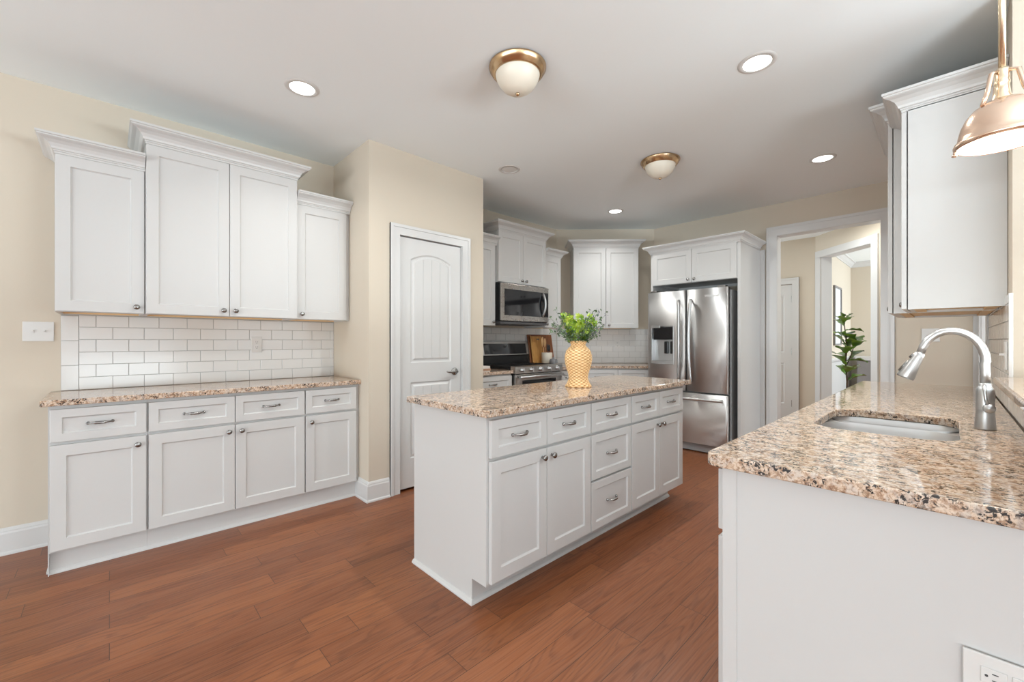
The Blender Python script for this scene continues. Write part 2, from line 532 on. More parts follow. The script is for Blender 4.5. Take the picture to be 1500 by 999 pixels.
def crown(root, w, depth, z, h=0.09, left=True, right=True, yf=-0.0255, left_depth=None, right_depth=None):
    s = h / 0.09
    prof = [(-0.012, z)] + [(o * s, z + q * s) for o, q in CROWN] + [(-0.012, z + 0.09 * s)]
    path = []
    if left: path.append((0, left_depth if left_depth is not None else depth))
    path += [(0, yf), (w, yf)]
    if right: path.append((w, right_depth if right_depth is not None else depth))
    return MB().sweep(path, prof).build('crown_molding', M['white'], root)


def cabinet(label, loc, rot, w, z0, z1, depth, fronts, group, name='wall_cabinet', cat='cabinet', crown_kw=None, base=False,
            underside=True, toe=0.085, ends=(False, False), filler=0.0, gap=0.004, body_top=None):
    """fronts: (kind, x0, x1, z0, z1, handle) handle = (x, z) or None"""
    root = thing(name, label, cat, loc, rot, group)
    m = MB()
    if base:
        toe_h = 0.115
        wt = w + filler
        m.box((0, 0, toe_h), (wt, depth, body_top or z1))
        m.build('cabinet_body', M['white'], root)
        k = MB().box((0, toe, 0), (wt, toe + 0.018, toe_h))
        k.sweep([(0, toe), (wt, toe)], [(0, 0.0), (0.016, 0.0), (0.0155, 0.006), (0.011, 0.013), (0.004, 0.018), (0, 0.02)])
        k.build('toe_kick', M['white'], root)
    else:
        wt = w + filler
        outer = [(0, 0), (wt, 0), (wt, depth), (0, depth)]; inner = [(0.018, 0.02), (wt - 0.018, 0.02), (wt - 0.018, depth), (0.018, depth)]
        for k in range(4):                                  # one closed shell, open underneath
            (ax_, ay_), (bx_, by_) = outer[k], outer[(k + 1) % 4]
            (cx_, cy_), (dx_, dy_) = inner[k], inner[(k + 1) % 4]
            m.poly([(ax_, ay_, z0), (bx_, by_, z0), (bx_, by_, z1), (ax_, ay_, z1)])
            if k != 2:
                m.poly([(cx_, cy_, z0), (dx_, dy_, z0), (dx_, dy_, z0 + 0.03), (cx_, cy_, z0 + 0.03)])
                m.poly([(ax_, ay_, z0), (bx_, by_, z0), (dx_, dy_, z0), (cx_, cy_, z0)])
        m.poly([(x, y, z0 + 0.03) for x, y in inner]); m.poly([(x, y, z1) for x, y in outer])
        m.build('cabinet_body', M['white'], root)
        if underside:
            u = MB().box((0.018, 0.02, z0 + 0.012), (w + filler - 0.018, depth, z0 + 0.024))
            for q in (0.02, depth - 0.06):
                u.box((0.018, q, z0 + 0.002), (w + filler - 0.018, q + 0.04, z0 + 0.0115))
            u.build('underside_panel', M['maple'], root)
    for kind, x0, x1, a, b, h in fronts:
        st = 0.058 if kind == 'door' else 0.043
        st = min(st, (b - a) * 0.3, (x1 - x0) * 0.26)
        f = shaker(x0, x1, a, b, st, y=-gap * 0.5).build(kind, M['white'], root)
        if h:
            link('knob' if kind == 'door' else 'pull', _knob if kind == 'door' else _pull, f,
                 (h[0], -gap * 0.5 - 0.02 + (0.009 if kind == 'drawer' else 0.0), h[1]))
    if crown_kw: crown(root, w + filler, depth, **crown_kw)
    return root


# =================================================================== SETTING
H = 2.74
XW = -3.73          # left wall
YF = 5.36           # far wall
XR = 0.185          # right wall (stub) face
# ---- floor / ceiling
struct('floor', MB().box((-4.2, -7.6, -0.08), (6.7, 11.0, 0.0)), M['floor'])
struct('ceiling', MB().box((-4.2, -7.6, H), (6.7, 5.50, H + 0.1)), M['ceil'])
struct('ceiling_hall', MB().box((-4.2, 5.50, H), (6.7, 11.0, H + 0.1)), M['ceil'])
# ---- walls
struct('wall_left', MB().box((XW - 0.14, YB - 0.1, 0), (XW, 5.5, H)), M['wall'])
pantry = MB()
pantry.box((XW, 1.415, 0), (-3.16, 1.53, H)); pantry.box((-3.16, 1.415, 0), (-3.04, 1.655, H)); pantry.box((-3.16, 2.30, 0), (-3.04, 2.54, H))
pantry.box((-3.16, 1.655, 2.075), (-3.04, 2.30, H)); pantry.box((XW, 2.43, 0), (-3.16, 2.54, H))
struct('wall_pantry', pantry, M['wall'])
diag = MB().prism([(XW, 4.42), (-2.79, YF), (XW, YF)], 0, H)
struct('wall_diagonal', diag, M['wall'])
far = MB()
far.box((-2.95, YF, 0), (-1.34, YF + 0.13, H)); far.box((-0.45, YF, 0), (XD + 0.2, YF + 0.13, H)); far.box((-1.34, YF, 2.395), (-0.45, YF + 0.13, H))
far.box((-4.0, YF, 0), (-2.95, YF + 0.13, H))
struct('wall_far', far, M['wall'])
DY0, DY1 = 4.28, 5.24                       # doorway in the right wall
struct('wall_stub', MB().box((XR, 2.78, 0), (0.32, DY0, H)).box((XR, DY1, 0), (0.32, YF - 0.0005, H)).box((XR, DY0, 2.08), (0.32, DY1, H)), M['wall'])
tr = MB()
for a, b in ((DY0 - 0.0, DY0 + 0.012), (DY1 - 0.012, DY1)): tr.box((XR - 0.002, a, 0), (0.322, b, 2.08))
tr.box((XR - 0.002, DY0, 2.068), (0.322, DY1, 2.08))
tr.box((XR - 0.018, DY1 - 0.005, 0), (XR - 0.0005, YF - 0.021, 2.16)).box((XR - 0.018, DY0 - 0.085, 2.075), (XR - 0.0005, DY1 - 0.006, 2.16)).box((XR - 0.018, DY0 - 0.085, 0.0), (XR - 0.0005, DY0 + 0.005, 2.074))
struct('trim_10', tr, M['trim'])
struct('wall_half', MB().box((XR, 1.20, 0), (0.32, 2.78, 1.03)), M['wall'])
# dining side, behind and right of the camera
bk = MB()
xs = [-4.1] + [v for p in WIN_BACK for v in p] + [XD + 0.2]
for k in range(0, len(xs), 2): bk.box((xs[k], YB - 0.14, 0), (xs[k + 1], YB, H))
for a, b in WIN_BACK:
    bk.box((a, YB - 0.14, 0), (b, YB, 0.25)); bk.box((a, YB - 0.14, 2.35), (b, YB, H))
struct('wall_back', bk, M['wall'])
sd = MB()
ys = [YB] + [v for p in WIN_SIDE for v in p] + [5.35]
for k in range(0, len(ys), 2): sd.box((XD, ys[k], 0), (XD + 0.14, ys[k + 1], H))
for a, b in WIN_SIDE:
    sd.box((XD, a, 0), (XD + 0.14, b, 0.25)); sd.box((XD, a, 2.35), (XD + 0.14, b, H))
struct('wall_right', sd, M['wall'])


def window(n, p0, p1, axis):
    m = MB()
    a, b = p0, p1
    def bx(u0, u1, z0, z1, d=0.05):
        if axis == 'x': m.box((u0, YB - 0.08, z0), (u1, YB - 0.08 + d, z1))
        else: m.box((XD + 0.03, u0, z0), (XD + 0.03 + d, u1, z1))
    for u0, u1, z0, z1 in ((a, a + 0.06, 0.25, 2.35), (b - 0.06, b, 0.25, 2.35), (a, b, 0.25, 0.31), (a, b, 2.29, 2.35), ((a + b) / 2 - 0.03, (a + b) / 2 + 0.03, 0.25, 2.35), (a, b, 1.27, 1.33)):
        bx(u0, u1, z0, z1)
    struct('window_%d' % n, m, M['trim'])


for n, (a, b) in enumerate(WIN_BACK): window(n + 1, a, b, 'x')
for n, (a, b) in enumerate(WIN_SIDE): window(n + 5, a, b, 'y')

# ---- hall and the room beyond
hy = 7.45
hx = -1.36                                   # corner where the angled wall starts
hd = MB()
hd.box((-4.0, hy, 0), (-2.37, hy + 0.12, H)); hd.box((-1.645, hy, 0), (hx + 0.02, hy + 0.12, H)); hd.box((-2.37, hy, 2.08), (-1.645, hy + 0.12, H))
struct('wall_hall', hd, M['wall'])
struct('wall_hall_end', MB().box((-4.14, YF + 0.13, 0), (-4.0, hy + 0.12, 0.6)).box((-4.14, YF + 0.13, 2.2), (-4.0, hy + 0.12, H)).box((-4.14, YF + 0.13, 0.6), (-4.0, 5.7, 2.2)).box((-4.14, 7.1, 0.6), (-4.0, hy + 0.12, 2.2)), M['wall'])
u45 = Vector((0.7071, -0.7071)); n45 = Vector((0.7071, 0.7071))


def angled(t0, t1, d0, d1, z0, z1, mb):
    """box along the angled hall wall; t along, d behind the face"""
    o = Vector((hx, hy))
    pts = [o + u45 * t0 + n45 * d0, o + u45 * t1 + n45 * d0, o + u45 * t1 + n45 * d1, o + u45 * t0 + n45 * d1]
    mb.prism([(p.x, p.y) for p in pts], z0, z1)


aw = MB()
angled(-0.02, 0.11, 0, 0.14, 0, H, aw); angled(1.0, 1.9, 0, 0.14, 0, H, aw); angled(0.11, 1.0, 0, 0.14, 2.42, H, aw)
struct('wall_angled', aw, M['wall'])
at = MB()
angled(0.02, 0.115, -0.02, 0.0, 0, 2.42, at); angled(0.995, 1.09, -0.02, 0.0, 0, 2.42, at); angled(0.02, 1.09, -0.02, 0.0, 2.415, 2.51, at)
angled(0.105, 0.12, 0, 0.15, 0, 2.42, at); angled(0.99, 1.005, 0, 0.15, 0, 2.42, at); angled(0.105, 1.005, 0, 0.15, 2.41, 2.425, at)
struct('trim_4', at, M['trim'])
struct('wall_room_left', MB().box((-1.48, hy + 0.12, 0), (-1.34, 10.6, H)), M['wall'])
struct('wall_room_back', MB().box((-1.48, 10.45, 0), (2.6, 10.6, H)), M['wall'])
rr_ = MB()
rr_.box((2.2, 5.49, 0), (2.34, 8.4, H)); rr_.box((2.2, 10.2, 0), (2.34, 10.45, H)); rr_.box((2.2, 8.4, 0), (2.34, 10.2, 0.6)); rr_.box((2.2, 8.4, 2.2), (2.34, 10.2, H))
struct('wall_room_right', rr_, M['wall'])
CR2 = [(0, 2.64), (0.012, 2.64), (0.016, 2.655), (0.04, 2.68), (0.065, 2.715), (0.085, 2.722), (0.09, 2.739), (0, 2.739)]
struct('trim_5', MB().sweep([(-1.339, hy + 0.3), (-1.339, 10.449), (2.19, 10.449)], CR2), M['trim'])
struct('trim_6', MB().sweep([(-1.339, hy + 0.3), (-1.339, 10.449), (2.19, 10.449)], [(0, 0.86), (0.012, 0.865), (0.022, 0.885), (0.022, 0.91), (0.01, 0.925), (0, 0.93)]), M['trim'])
struct('trim_7', MB().box((-1.339, hy + 0.3, 0.0), (-1.329, 10.44, 0.86)), M['trim'])

# ---- far doorway casing and jambs
CAS = [(0, 0.0), (0.014, 0.0), (0.018, 0.008), (0.018, 0.07), (0.022, 0.075), (0.022, 0.10), (0, 0.10)]


def casing(mb, x0, x1, top, y, w=0.1, sill=0.0):
    """casing boards round an opening in a wall that faces -Y; two stepped layers"""
    for a, b, t in ((0.0, w, 0.016), (w * 0.72, w, 0.023)):
        mb.box((x0 - b, y - t, sill), (x0 - a, y, top + b)); mb.box((x1 + a, y - t, sill), (x1 + b, y, top + b)); mb.box((x0 - a, y - t, top + a), (x1 + a, y, top + b))
    return mb


t1 = casing(MB(), -1.33, -0.46, 2.385, YF - 0.0005)
t1.box((-1.345, YF - 0.001, 0), (-1.328, YF + 0.14, 2.39)); t1.box((-0.462, YF - 0.001, 0), (-0.445, YF + 0.14, 2.39)); t1.box((-1.345, YF - 0.001, 2.383), (-0.445, YF + 0.14, 2.40))
struct('trim_1', t1, M['trim'])
struct('trim_2', MB().box((0.137, YF - 0.02, 0), (XR - 0.0005, YF - 0.0005, 2.2), 0.003), M['trim'])

# ---- baseboards
BBP = [(0, 0), (0.016, 0), (0.016, 0.118), (0.012, 0.128), (0.012, 0.134), (0.006, 0.145), (0, 0.15)]
BBP2 = [(0, 0), (0.026, 0), (0.025, 0.010), (0.017, 0.018), (0.016, 0.118), (0.012, 0.128), (0.012, 0.134), (0.006, 0.145), (0, 0.15)]
struct('baseboard_left', MB().sweep([(XW + 0.0005, YB + 0.01), (XW + 0.0005, -0.235)], BBP2), M['trim'])
struct('baseboard_pantry', MB().sweep([(-3.26, 1.4145), (-3.0395, 1.4145), (-3.0395, 1.58)], BBP2), M['trim'])
struct('baseboard_hall', MB().sweep([(-1.57, hy - 0.0005), (hx - 0.01, hy - 0.0005)], BBP2), M['trim'])

# =================================================================== PANEL DOORS


def panel_door(mb, w, h, panels, t=0.035, planks=()):
    """slab with moulded panels, local X 0..w, Z 0..h, face at Y=0 (facing -Y)"""
    bm = bmesh.new()
    def loop(pts, y): return [bm.verts.new((x, y, z)) for x, z in pts]
    def edges(vs): return [bm.edges.new((vs[k], vs[(k + 1) % len(vs)])) for k in range(len(vs))]
    outer = loop([(0, 0), (w, 0), (w, h), (0, h)], 0)
    es = edges(outer); rims = []
    for p in panels:
        v = loop(p, 0); es += edges(v); rims.append(v)
    bmesh.ops.triangle_fill(bm, use_beauty=True, use_dissolve=False, edges=es)
    # drop faces that filled the panels
    for f in bm.faces[:]:
        c = f.calc_center_median()
        for p in panels:
            ins = False; j = len(p) - 1
            for k in range(len(p)):
                if (p[k][1] > c.z) != (p[j][1] > c.z) and c.x < (p[j][0] - p[k][0]) * (c.z - p[k][1]) / (p[j][1] - p[k][1]) + p[k][0]: ins = not ins
                j = k
            if ins: bm.faces.remove(f); break
    def shrink(p, d):
        cx = (min(q[0] for q in p) + max(q[0] for q in p)) / 2; cz = (min(q[1] for q in p) + max(q[1] for q in p)) / 2
        wx = (max(q[0] for q in p) - min(q[0] for q in p)) / 2; wz = (max(q[1] for q in p) - min(q[1] for q in p)) / 2
        return [(cx + (x - cx) * (wx - d) / wx, cz + (z - cz) * (wz - d) / wz) for x, z in p]
    for p, rim in zip(panels, rims):
        prev = rim
        for d, y in ((0.010, 0.009), (0.020, 0.009), (0.034, 0.002)):
            cur = loop(shrink(p, d), y)
            for k in range(len(p)):
                k2 = (k + 1) % len(p); bm.faces.new((prev[k], prev[k2], cur[k2], cur[k]))
            prev = cur
        bm.faces.new(prev)
    b2 = loop([(0, 0), (w, 0), (w, h), (0, h)], t)
    for k in range(4):
        k2 = (k + 1) % 4; bm.faces.new((outer[k2], outer[k], b2[k], b2[k2]))
    bm.faces.new(b2)
    mb.add_bm(bm)
    # bead-board planks standing on the panel fields
    for p, n in zip(panels, planks):
        q = shrink(p, 0.036)
        xa, xb = min(x for x, z in q), max(x for x, z in q); za = min(z for x, z in q); zb = max(z for x, z in q)
        def top(x):
            best = zb
            for k in range(len(q)):
                (x0, z0), (x1, z1) = q[k], q[(k + 1) % len(q)]
                if z0 > (za + zb) / 2 and z1 > (za + zb) / 2 and min(x0, x1) - 1e-6 <= x <= max(x0, x1) + 1e-6 and abs(x1 - x0) > 1e-6:
                    best = z0 + (z1 - z0) * (x - x0) / (x1 - x0)
            return best
        pw = (xb - xa) / n
        for k in range(n):
            a, b = xa + k * pw + 0.0025, xa + (k + 1) * pw - 0.0025
            cols = [a + (b - a) * s / 4 for s in range(5)]
            for s in range(4):
                c0, c1 = cols[s], cols[s + 1]
                mb.poly([(c0, -0.001, za), (c1, -0.001, za), (c1, -0.001, top(c1)), (c0, -0.001, top(c0))])
            mb.poly([(a, -0.001, za), (a, -0.001, top(a)), (a, 0.002, top(a)), (a, 0.002, za)])
            mb.poly([(b, -0.001, za), (b, 0.002, za), (b, 0.002, top(b)), (b, -0.001, top(b))])
    return mb


def arch(x0, x1, z0, zs, rise, n=14):
    pts = [(x0, z0), (x1, z0), (x1, zs)]
    for k in range(1, n):
        u = 1 - 2 * k / n
        pts.append(((x0 + x1) / 2 + (x1 - x0) / 2 * u, zs + rise * (1 - u * u)))
    return pts + [(x0, zs)]


# pantry door (faces +x): local X -> +y
d1 = bpy.data.objects.new('door_1', None); C.objects.link(d1)
d1.location = (-3.052, 1.672, 0.02); d1.rotation_euler = (0, 0, PI / 2); d1['kind'] = 'structure'
panel_door(MB(), 0.612, 2.035, [arch(0.105, 0.507, 1.015, 1.865, 0.055), [(0.105, 0.235), (0.507, 0.235), (0.507, 0.855), (0.105, 0.855)]], planks=(4, 4)).build('door_slab', M['trim'], d1)
hdl = MB()
hdl.lathe([(0.0001, 0), (0.033, 0), (0.033, -0.006), (0.026, -0.011), (0.012, -0.013), (0.011, -0.045), (0.0001, -0.047)], (0.545, 0, 0.925), 'Y', 24, cap=False)
hdl.tube([(0.545, -0.042, 0.925), (0.52, -0.046, 0.926), (0.49, -0.046, 0.921), (0.455, -0.044, 0.924), (0.435, -0.042, 0.930)], [0.011, 0.010, 0.008, 0.0075, 0.006], 12)
hdl.build('door_handle', M['nickel'], d1)
for z in (0.22, 1.04, 1.83):
    MB().box((-0.010, -0.010, z - 0.045), (0.004, 0.0005, z + 0.045), 0.002).build('hinge', M['darksteel'], d1)
t3 = MB()
for a, b, t in ((0.0, 0.082, 0.016), (0.058, 0.082, 0.023)):
    for s0, s1 in ((1.668 - b, 1.668 - a), (2.29 + a, 2.29 + b)):
        t3.box((-3.04, s0, 0), (-3.04 + t, s1, 2.062 + b))
    t3.box((-3.04, 1.668 - a, 2.062 + a), (-3.04 + t, 2.29 + a, 2.062 + b))
t3.box((-3.155, 1.6555, 0), (-3.039, 1.667, 2.07)); t3.box((-3.155, 2.289, 0), (-3.039, 2.2995, 2.07)); t3.box((-3.155, 1.6555, 2.062), (-3.039, 2.2995, 2.0745))
struct('trim_3', t3, M['trim'])

# hall door (faces -y)
d2 = bpy.data.objects.new('door_2', None); C.objects.link(d2)
d2.location = (-2.36, hy + 0.012, 0.02); d2['kind'] = 'structure'
dw = 0.705
panel_door(MB(), dw, 2.05, [[(0.10, 1.02), (0.30, 1.02), (0.30, 1.90), (0.10, 1.90)], [(0.405, 1.02), (0.605, 1.02), (0.605, 1.90), (0.405, 1.90)],
                            [(0.10, 0.24), (0.30, 0.24), (0.30, 0.86), (0.10, 0.86)], [(0.405, 0.24), (0.605, 0.24), (0.605, 0.86), (0.405, 0.86)]]).build('door_slab', M['trim'], d2)
for z in (0.25, 1.04, 1.83):
    MB().box((dw - 0.004, -0.012, z - 0.05), (dw + 0.010, 0.0005, z + 0.05), 0.002).build('hinge', M['nickel'], d2)
struct('trim_8', casing(MB(), -2.36, -1.65, 2.078, hy - 0.0005, 0.09), M['trim'])

# =================================================================== TILE


def tile_field(w, h, border=0.0, tw=0.152, th=0.0777, t=0.010, half_first=True, g=0.0022):
    """running-bond glazed tiles, local X 0..w, Z 0..h, standing at Y -t..0"""
    back = MB().box((0, -t * 0.55, 0), (w, -0.0005, h))
    m = MB()
    def tile(x0, x1, z0, z1):
        if x1 - x0 < 0.006 or z1 - z0 < 0.006: return
        c = 0.0016
        a = [(x0, -t * 0.55, z0), (x1, -t * 0.55, z0), (x1, -t * 0.55, z1), (x0, -t * 0.55, z1)]
        b = [(x0, -t + c, z0), (x1, -t + c, z0), (x1, -t + c, z1), (x0, -t + c, z1)]
        d = [(x0 + c, -t, z0 + c), (x1 - c, -t, z0 + c), (x1 - c, -t, z1 - c), (x0 + c, -t, z1 - c)]
        for p, q in ((a, b), (b, d)):
            for k in range(4):
                k2 = (k + 1) % 4; m.poly([p[k], p[k2], q[k2], q[k]])
        m.poly(d)
    if border:
        z = 0
        while z < h:
            tile(g / 2, border - g / 2, z + g / 2, min(z + tw, h) - g / 2); z += tw
    r = 0; z = 0
    while z < h - 0.004:
        x = border - (0 if r % 2 == 0 else tw / 2)
        while x < w:
            tile(max(x, border) + g / 2, min(x + tw, w) - g / 2, z + g / 2, min(z + th, h) - g / 2); x += tw
        z += th; r += 1
    return back, m


def tiled(name, loc, rot, w, h, **kw):
    back, m = tile_field(w, h, **kw)
    o = back.build(name, M['grout']); o['kind'] = 'structure'
    o.location = loc; o.rotation_euler = (0, 0, math.radians(rot))
    m.build('tile_face', M['tile'], o)
    return o


tiled('wall_tile_left', (XW + 0.0, -0.212, 0.913), 90, 1.626, 0.462, border=0.076)
tiled('wall_tile_range', (XW + 0.0, 2.545, 0.913), 90, 1.87, 0.462)
tiled('wall_tile_diagonal', (XW + 0.006, 4.426, 0.913), 45, 1.31, 0.462)
tiled('wall_tile_far', (-2.783, YF, 0.913), 0, 0.30, 0.52)
tiled('wall_tile_stub', (XR, 4.19, 0.913), -90, 4.19 - 2.78, 0.507)
tiled('wall_tile_half', (XR, 2.779, 0.913), -90, 1.55, 0.117)
struct('trim_9', MB().box((XR - 0.011, 2.770, 0.913), (XR + 0.002, 2.7795, 1.42), 0.002), M['tile'])

# =================================================================== LEFT WALL CABINETS
GU = 'white wall cabinets left of the pantry'
GB = 'white base cabinets under the left countertop'
zt = 2.245
cabinet('white single-door wall cabinet at the far left above the light switch side of the tile', (-3.40, -0.217, 0), 90, 0.373, 1.378, zt, 0.327,
        [('door', 0.003, 0.370, 1.381, zt - 0.004, (0.335, 1.418))], GU, crown_kw=dict(z=zt - 0.004, right=False))
zt2 = 2.408
cabinet('tall double-door white wall cabinet standing proud between two lower single-door ones', (-3.37, 0.157, 0), 90, 0.851, 1.378, zt2, 0.357,
        [('door', 0.003, 0.4240, 1.381, zt2 - 0.004, (0.392, 1.418)), ('door', 0.4275, 0.848, 1.381, zt2 - 0.004, (0.460, 1.418))], GU, crown_kw=dict(z=zt2 - 0.004, h=0.098))
cabinet('narrow single-door white wall cabinet in the corner against the pantry wall', (-3.40, 1.009, 0), 90, 0.380, 1.378, zt, 0.327,
        [('door', 0.003, 0.376, 1.381, zt - 0.004, (0.036, 1.418))], GU, crown_kw=dict(z=zt - 0.004, left=False, right=False), filler=0.022)
zb = 0.879
D0, D1, R0, R1 = 0.128, 0.674, 0.690, 0.860


def base_pair(x0, xm, x1, ins=0.035):
    return [('drawer', x0, xm - 0.002, R0, R1, ((x0 + xm) / 2, (R0 + R1) / 2)), ('drawer', xm + 0.002, x1, R0, R1, ((x1 + xm) / 2, (R0 + R1) / 2)),
            ('door', x0, xm - 0.002, D0, D1, (xm - ins, D1 - 0.04)), ('door', xm + 0.002, x1, D0, D1, (xm + ins, D1 - 0.04))]


bd = 0.512
lb = cabinet('white single-drawer base cabinet at the open left end of the granite counter', (-3.216, -0.225, 0), 90, 0.384, 0, zb, bd,
             [('drawer', 0.004, 0.378, R0, R1, (0.19, 0.775)), ('door', 0.004, 0.378, D0, D1, (0.342, D1 - 0.045))], GB, name='base_cabinet', base=True, toe=0.03)
MB().box((-0.004, -0.0, 0.0), (-0.0002, bd, zb - 0.001)).box((-0.012, 0.03, 0), (-0.0042, bd, 0.014), 0.003).build('end_panel', M['white'], lb)
cabinet('wide white base cabinet with two drawers over two doors on the left wall', (-3.216, 0.1595, 0), 90, 0.853, 0, zb, bd, base_pair(0.004, 0.427, 0.849), GB, name='base_cabinet', base=True, toe=0.03)
cabinet('white single-drawer base cabinet beside the pantry corner', (-3.216, 1.013, 0), 90, 0.378, 0, zb, bd,
        [('drawer', 0.004, 0.374, R0, R1, (0.19, 0.775)), ('door', 0.004, 0.374, D0, D1, (0.040, D1 - 0.045))], GB, name='base_cabinet', base=True, toe=0.03, filler=0.022)
o = curve_slab('countertop', [rrect(XW + 0.001, -0.255, -3.172, 1.4135, [0, 0.012, 0, 0], 4)], 0.880, 0.912, M['granite'])
tag(o, 'speckled granite countertop on the left wall base cabinets', 'countertop')
# the corner lip that runs past the pantry wall edge
# =================================================================== ISLAND
GI = 'white base cabinets of the island'
xi = -1.432; idp = 0.604
ib = cabinet('white island cabinet with two drawers over two doors at the near end', (xi, 1.222, 0), 90, 0.755, 0, zb, idp, base_pair(0.004, 0.376, 0.751), GI, name='island_cabinet', base=True, toe=0.10)
ep = MB()
ep.poly([(-0.010, 0.0, 0.115), (-0.010, 0.10, 0.115), (-0.010, 0.10, 0.0), (-0.010, idp + 0.006, 0.0), (-0.010, idp + 0.006, zb), (-0.010, 0.0, zb)])
ep.poly([(-0.0005, 0.0, 0.115), (-0.0005, 0.0, zb), (-0.0005, idp + 0.006, zb), (-0.0005, idp + 0.006, 0.0), (-0.0005, 0.10, 0.0), (-0.0005, 0.10, 0.115)])
pp = [(0.0, 0.115), (0.10, 0.115), (0.10, 0.0), (idp + 0.006, 0.0), (idp + 0.006, zb), (0.0, zb)]
for k in range(6):
    (a, b), (c, d) = pp[k], pp[(k + 1) % 6]
    ep.poly([(-0.010, a, b), (-0.010, c, d), (-0.0005, c, d), (-0.0005, a, b)])
ep.build('end_panel', M['white'], ib)
MB().sweep([(-0.010, idp + 0.006), (-0.010, 0.10), (0.0, 0.10)], [(0, 0), (0.016, 0), (0.0155, 0.006), (0.011, 0.013), (0.004, 0.018), (0, 0.02)]).build('shoe_molding', M['white'], ib)
cabinet('white island cabinet with a stack of three drawers in the middle', (xi, 1.978, 0), 90, 0.436, 0, zb, idp,
        [('drawer', 0.003, 0.433, R0, R1, (0.218, 0.775)), ('drawer', 0.003, 0.433, 0.418, D1, (0.218, 0.546)), ('drawer', 0.003, 0.433, D0, 0.404, (0.218, 0.266))], GI, name='island_cabinet', base=True, toe=0.10)
cabinet('white island cabinet with two drawers over two doors at the fridge end', (xi, 2.415, 0), 90, 0.745, 0, zb, idp, base_pair(0.004, 0.372, 0.741), GI, name='island_cabinet', base=True, toe=0.10)
o = curve_slab('countertop', [rrect(-2.066, 1.175, -1.386, 3.262, 0.010, 4)], 0.880, 0.912, M['granite'])
tag(o, 'speckled granite countertop on the kitchen island', 'countertop')

# =================================================================== PENINSULA
GP = 'white base cabinets of the sink counter'
xp = -0.425; pdp = 0.597
pc = cabinet('white drawer-over-door cabinet at the near end of the sink counter', (xp, 1.70, 0), -90, 0.478, 0, zb, pdp,
             [('drawer', 0.004, 0.474, R0 + 0.004, R1, (0.24, 0.775)), ('door', 0.004, 0.474, D0, D1, (0.05, D1 - 0.05))], GP, name='sink_run_cabinet', base=True, toe=0.09)
MB().box((0.4785, 0.0, 0.0), (0.500, pdp + 0.03, zb - 0.001)).box((0.500, 0.0, 0.0), (0.504, 0.035, zb - 0.001)).build('end_panel', M['white'], pc)
cabinet('white double-door cabinet under the steel sink', (xp, 2.52, 0), -90, 0.818, 0, zb, pdp, base_pair(0.004, 0.41, 0.814), GP, name='sink_run_cabinet', base=True, toe=0.09, body_top=0.66)
cabinet('white double-door cabinet at the far end of the sink counter', (xp, 4.10, 0), -90, 0.86, 0, zb, pdp, base_pair(0.004, 0.43, 0.856), GP, name='sink_run_cabinet', base=True, toe=0.09)
cabinet('white double-door cabinet between sink and far end', (xp, 3.238, 0), -90, 0.716, 0, zb, pdp, base_pair(0.004, 0.36, 0.712), GP, name='sink_run_cabinet', base=True, toe=0.09)
SX0, SX1, SY0, SY1 = -0.352, 0.022, 1.815, 2.388
o = curve_slab('countertop', [rrect(-0.462, 1.163, XR - 0.0125, 4.14, [0.035, 0, 0, 0.01], 6), rrect(SX0, SY0, SX1, SY1, [0.11, 0.09, 0.09, 0.11], 10)[::-1]], 0.880, 0.912, M['granite'])
tag(o, 'speckled granite countertop with the sink cut into it', 'countertop')

# sink: two bowls under the cut-out with a lower saddle between
sink = thing('kitchen_sink', 'double-bowl stainless sink set under the granite counter', 'sink', ((SX0 + SX1) / 2, (SY0 + SY1) / 2, 0.68))
hx2, hy2 = (SX1 - SX0) / 2 + 0.012, (SY1 - SY0) / 2 + 0.012


def bowl(y0, y1, name):
    m = MB(); m.merge = True
    loops = []
    for ins, z in ((-0.0, 0.198), (0.004, 0.176), (0.012, 0.06), (0.03, 0.012), (0.06, 0.0)):
        loops.append([(x, y, z) for x, y in rrect(-hx2 + ins, y0 + ins, hx2 - ins, y1 - ins, max(0.02, min(0.105, (y1 - y0) * 0.46) - ins * 0.6), 8)])
    for a, b in zip(loops, loops[1:]):
        for k in range(len(a)):
            k2 = (k + 1) % len(a); m.poly([a[k], a[k2], b[k2], b[k]], True)
    m.poly(loops[-1])
    m.lathe([(0.0001, 0.001), (0.04, 0.001), (0.045, 0.004)], (0, (y0 + y1) / 2, 0), 'Z', 20, cap=False)
    return m.build(name, M['sinksteel'], sink)


bowl(-hy2, 0.112, 'bowl'); bowl(0.140, hy2, 'bowl')
sd_ = MB(); sd_.merge = True
NX = 24
for k in range(NX):
    xa, xb = -hx2 + 2 * hx2 * k / NX, -hx2 + 2 * hx2 * (k + 1) / NX
    za = [0.199 - 0.008 * (1 - min(1, abs(x / hx2)) ** 4) for x in (xa, xb)]
    ed = [0.07 * max(0, (abs(x) - (hx2 - 0.08)) / 0.08) ** 2.2 for x in (xa, xb)]
    sd_.poly([(xa, 0.110 - ed[0], za[0] - 0.006), (xb, 0.110 - ed[1], za[1] - 0.006), (xb, 0.126, za[1]), (xa, 0.126, za[0])], True)
    sd_.poly([(xa, 0.126, za[0]), (xb, 0.126, za[1]), (xb, 0.142 + ed[1], za[1] - 0.006), (xa, 0.142 + ed[0], za[0] - 0.006)], True)
sd_.build('divider', M['sinksteel'], sink)

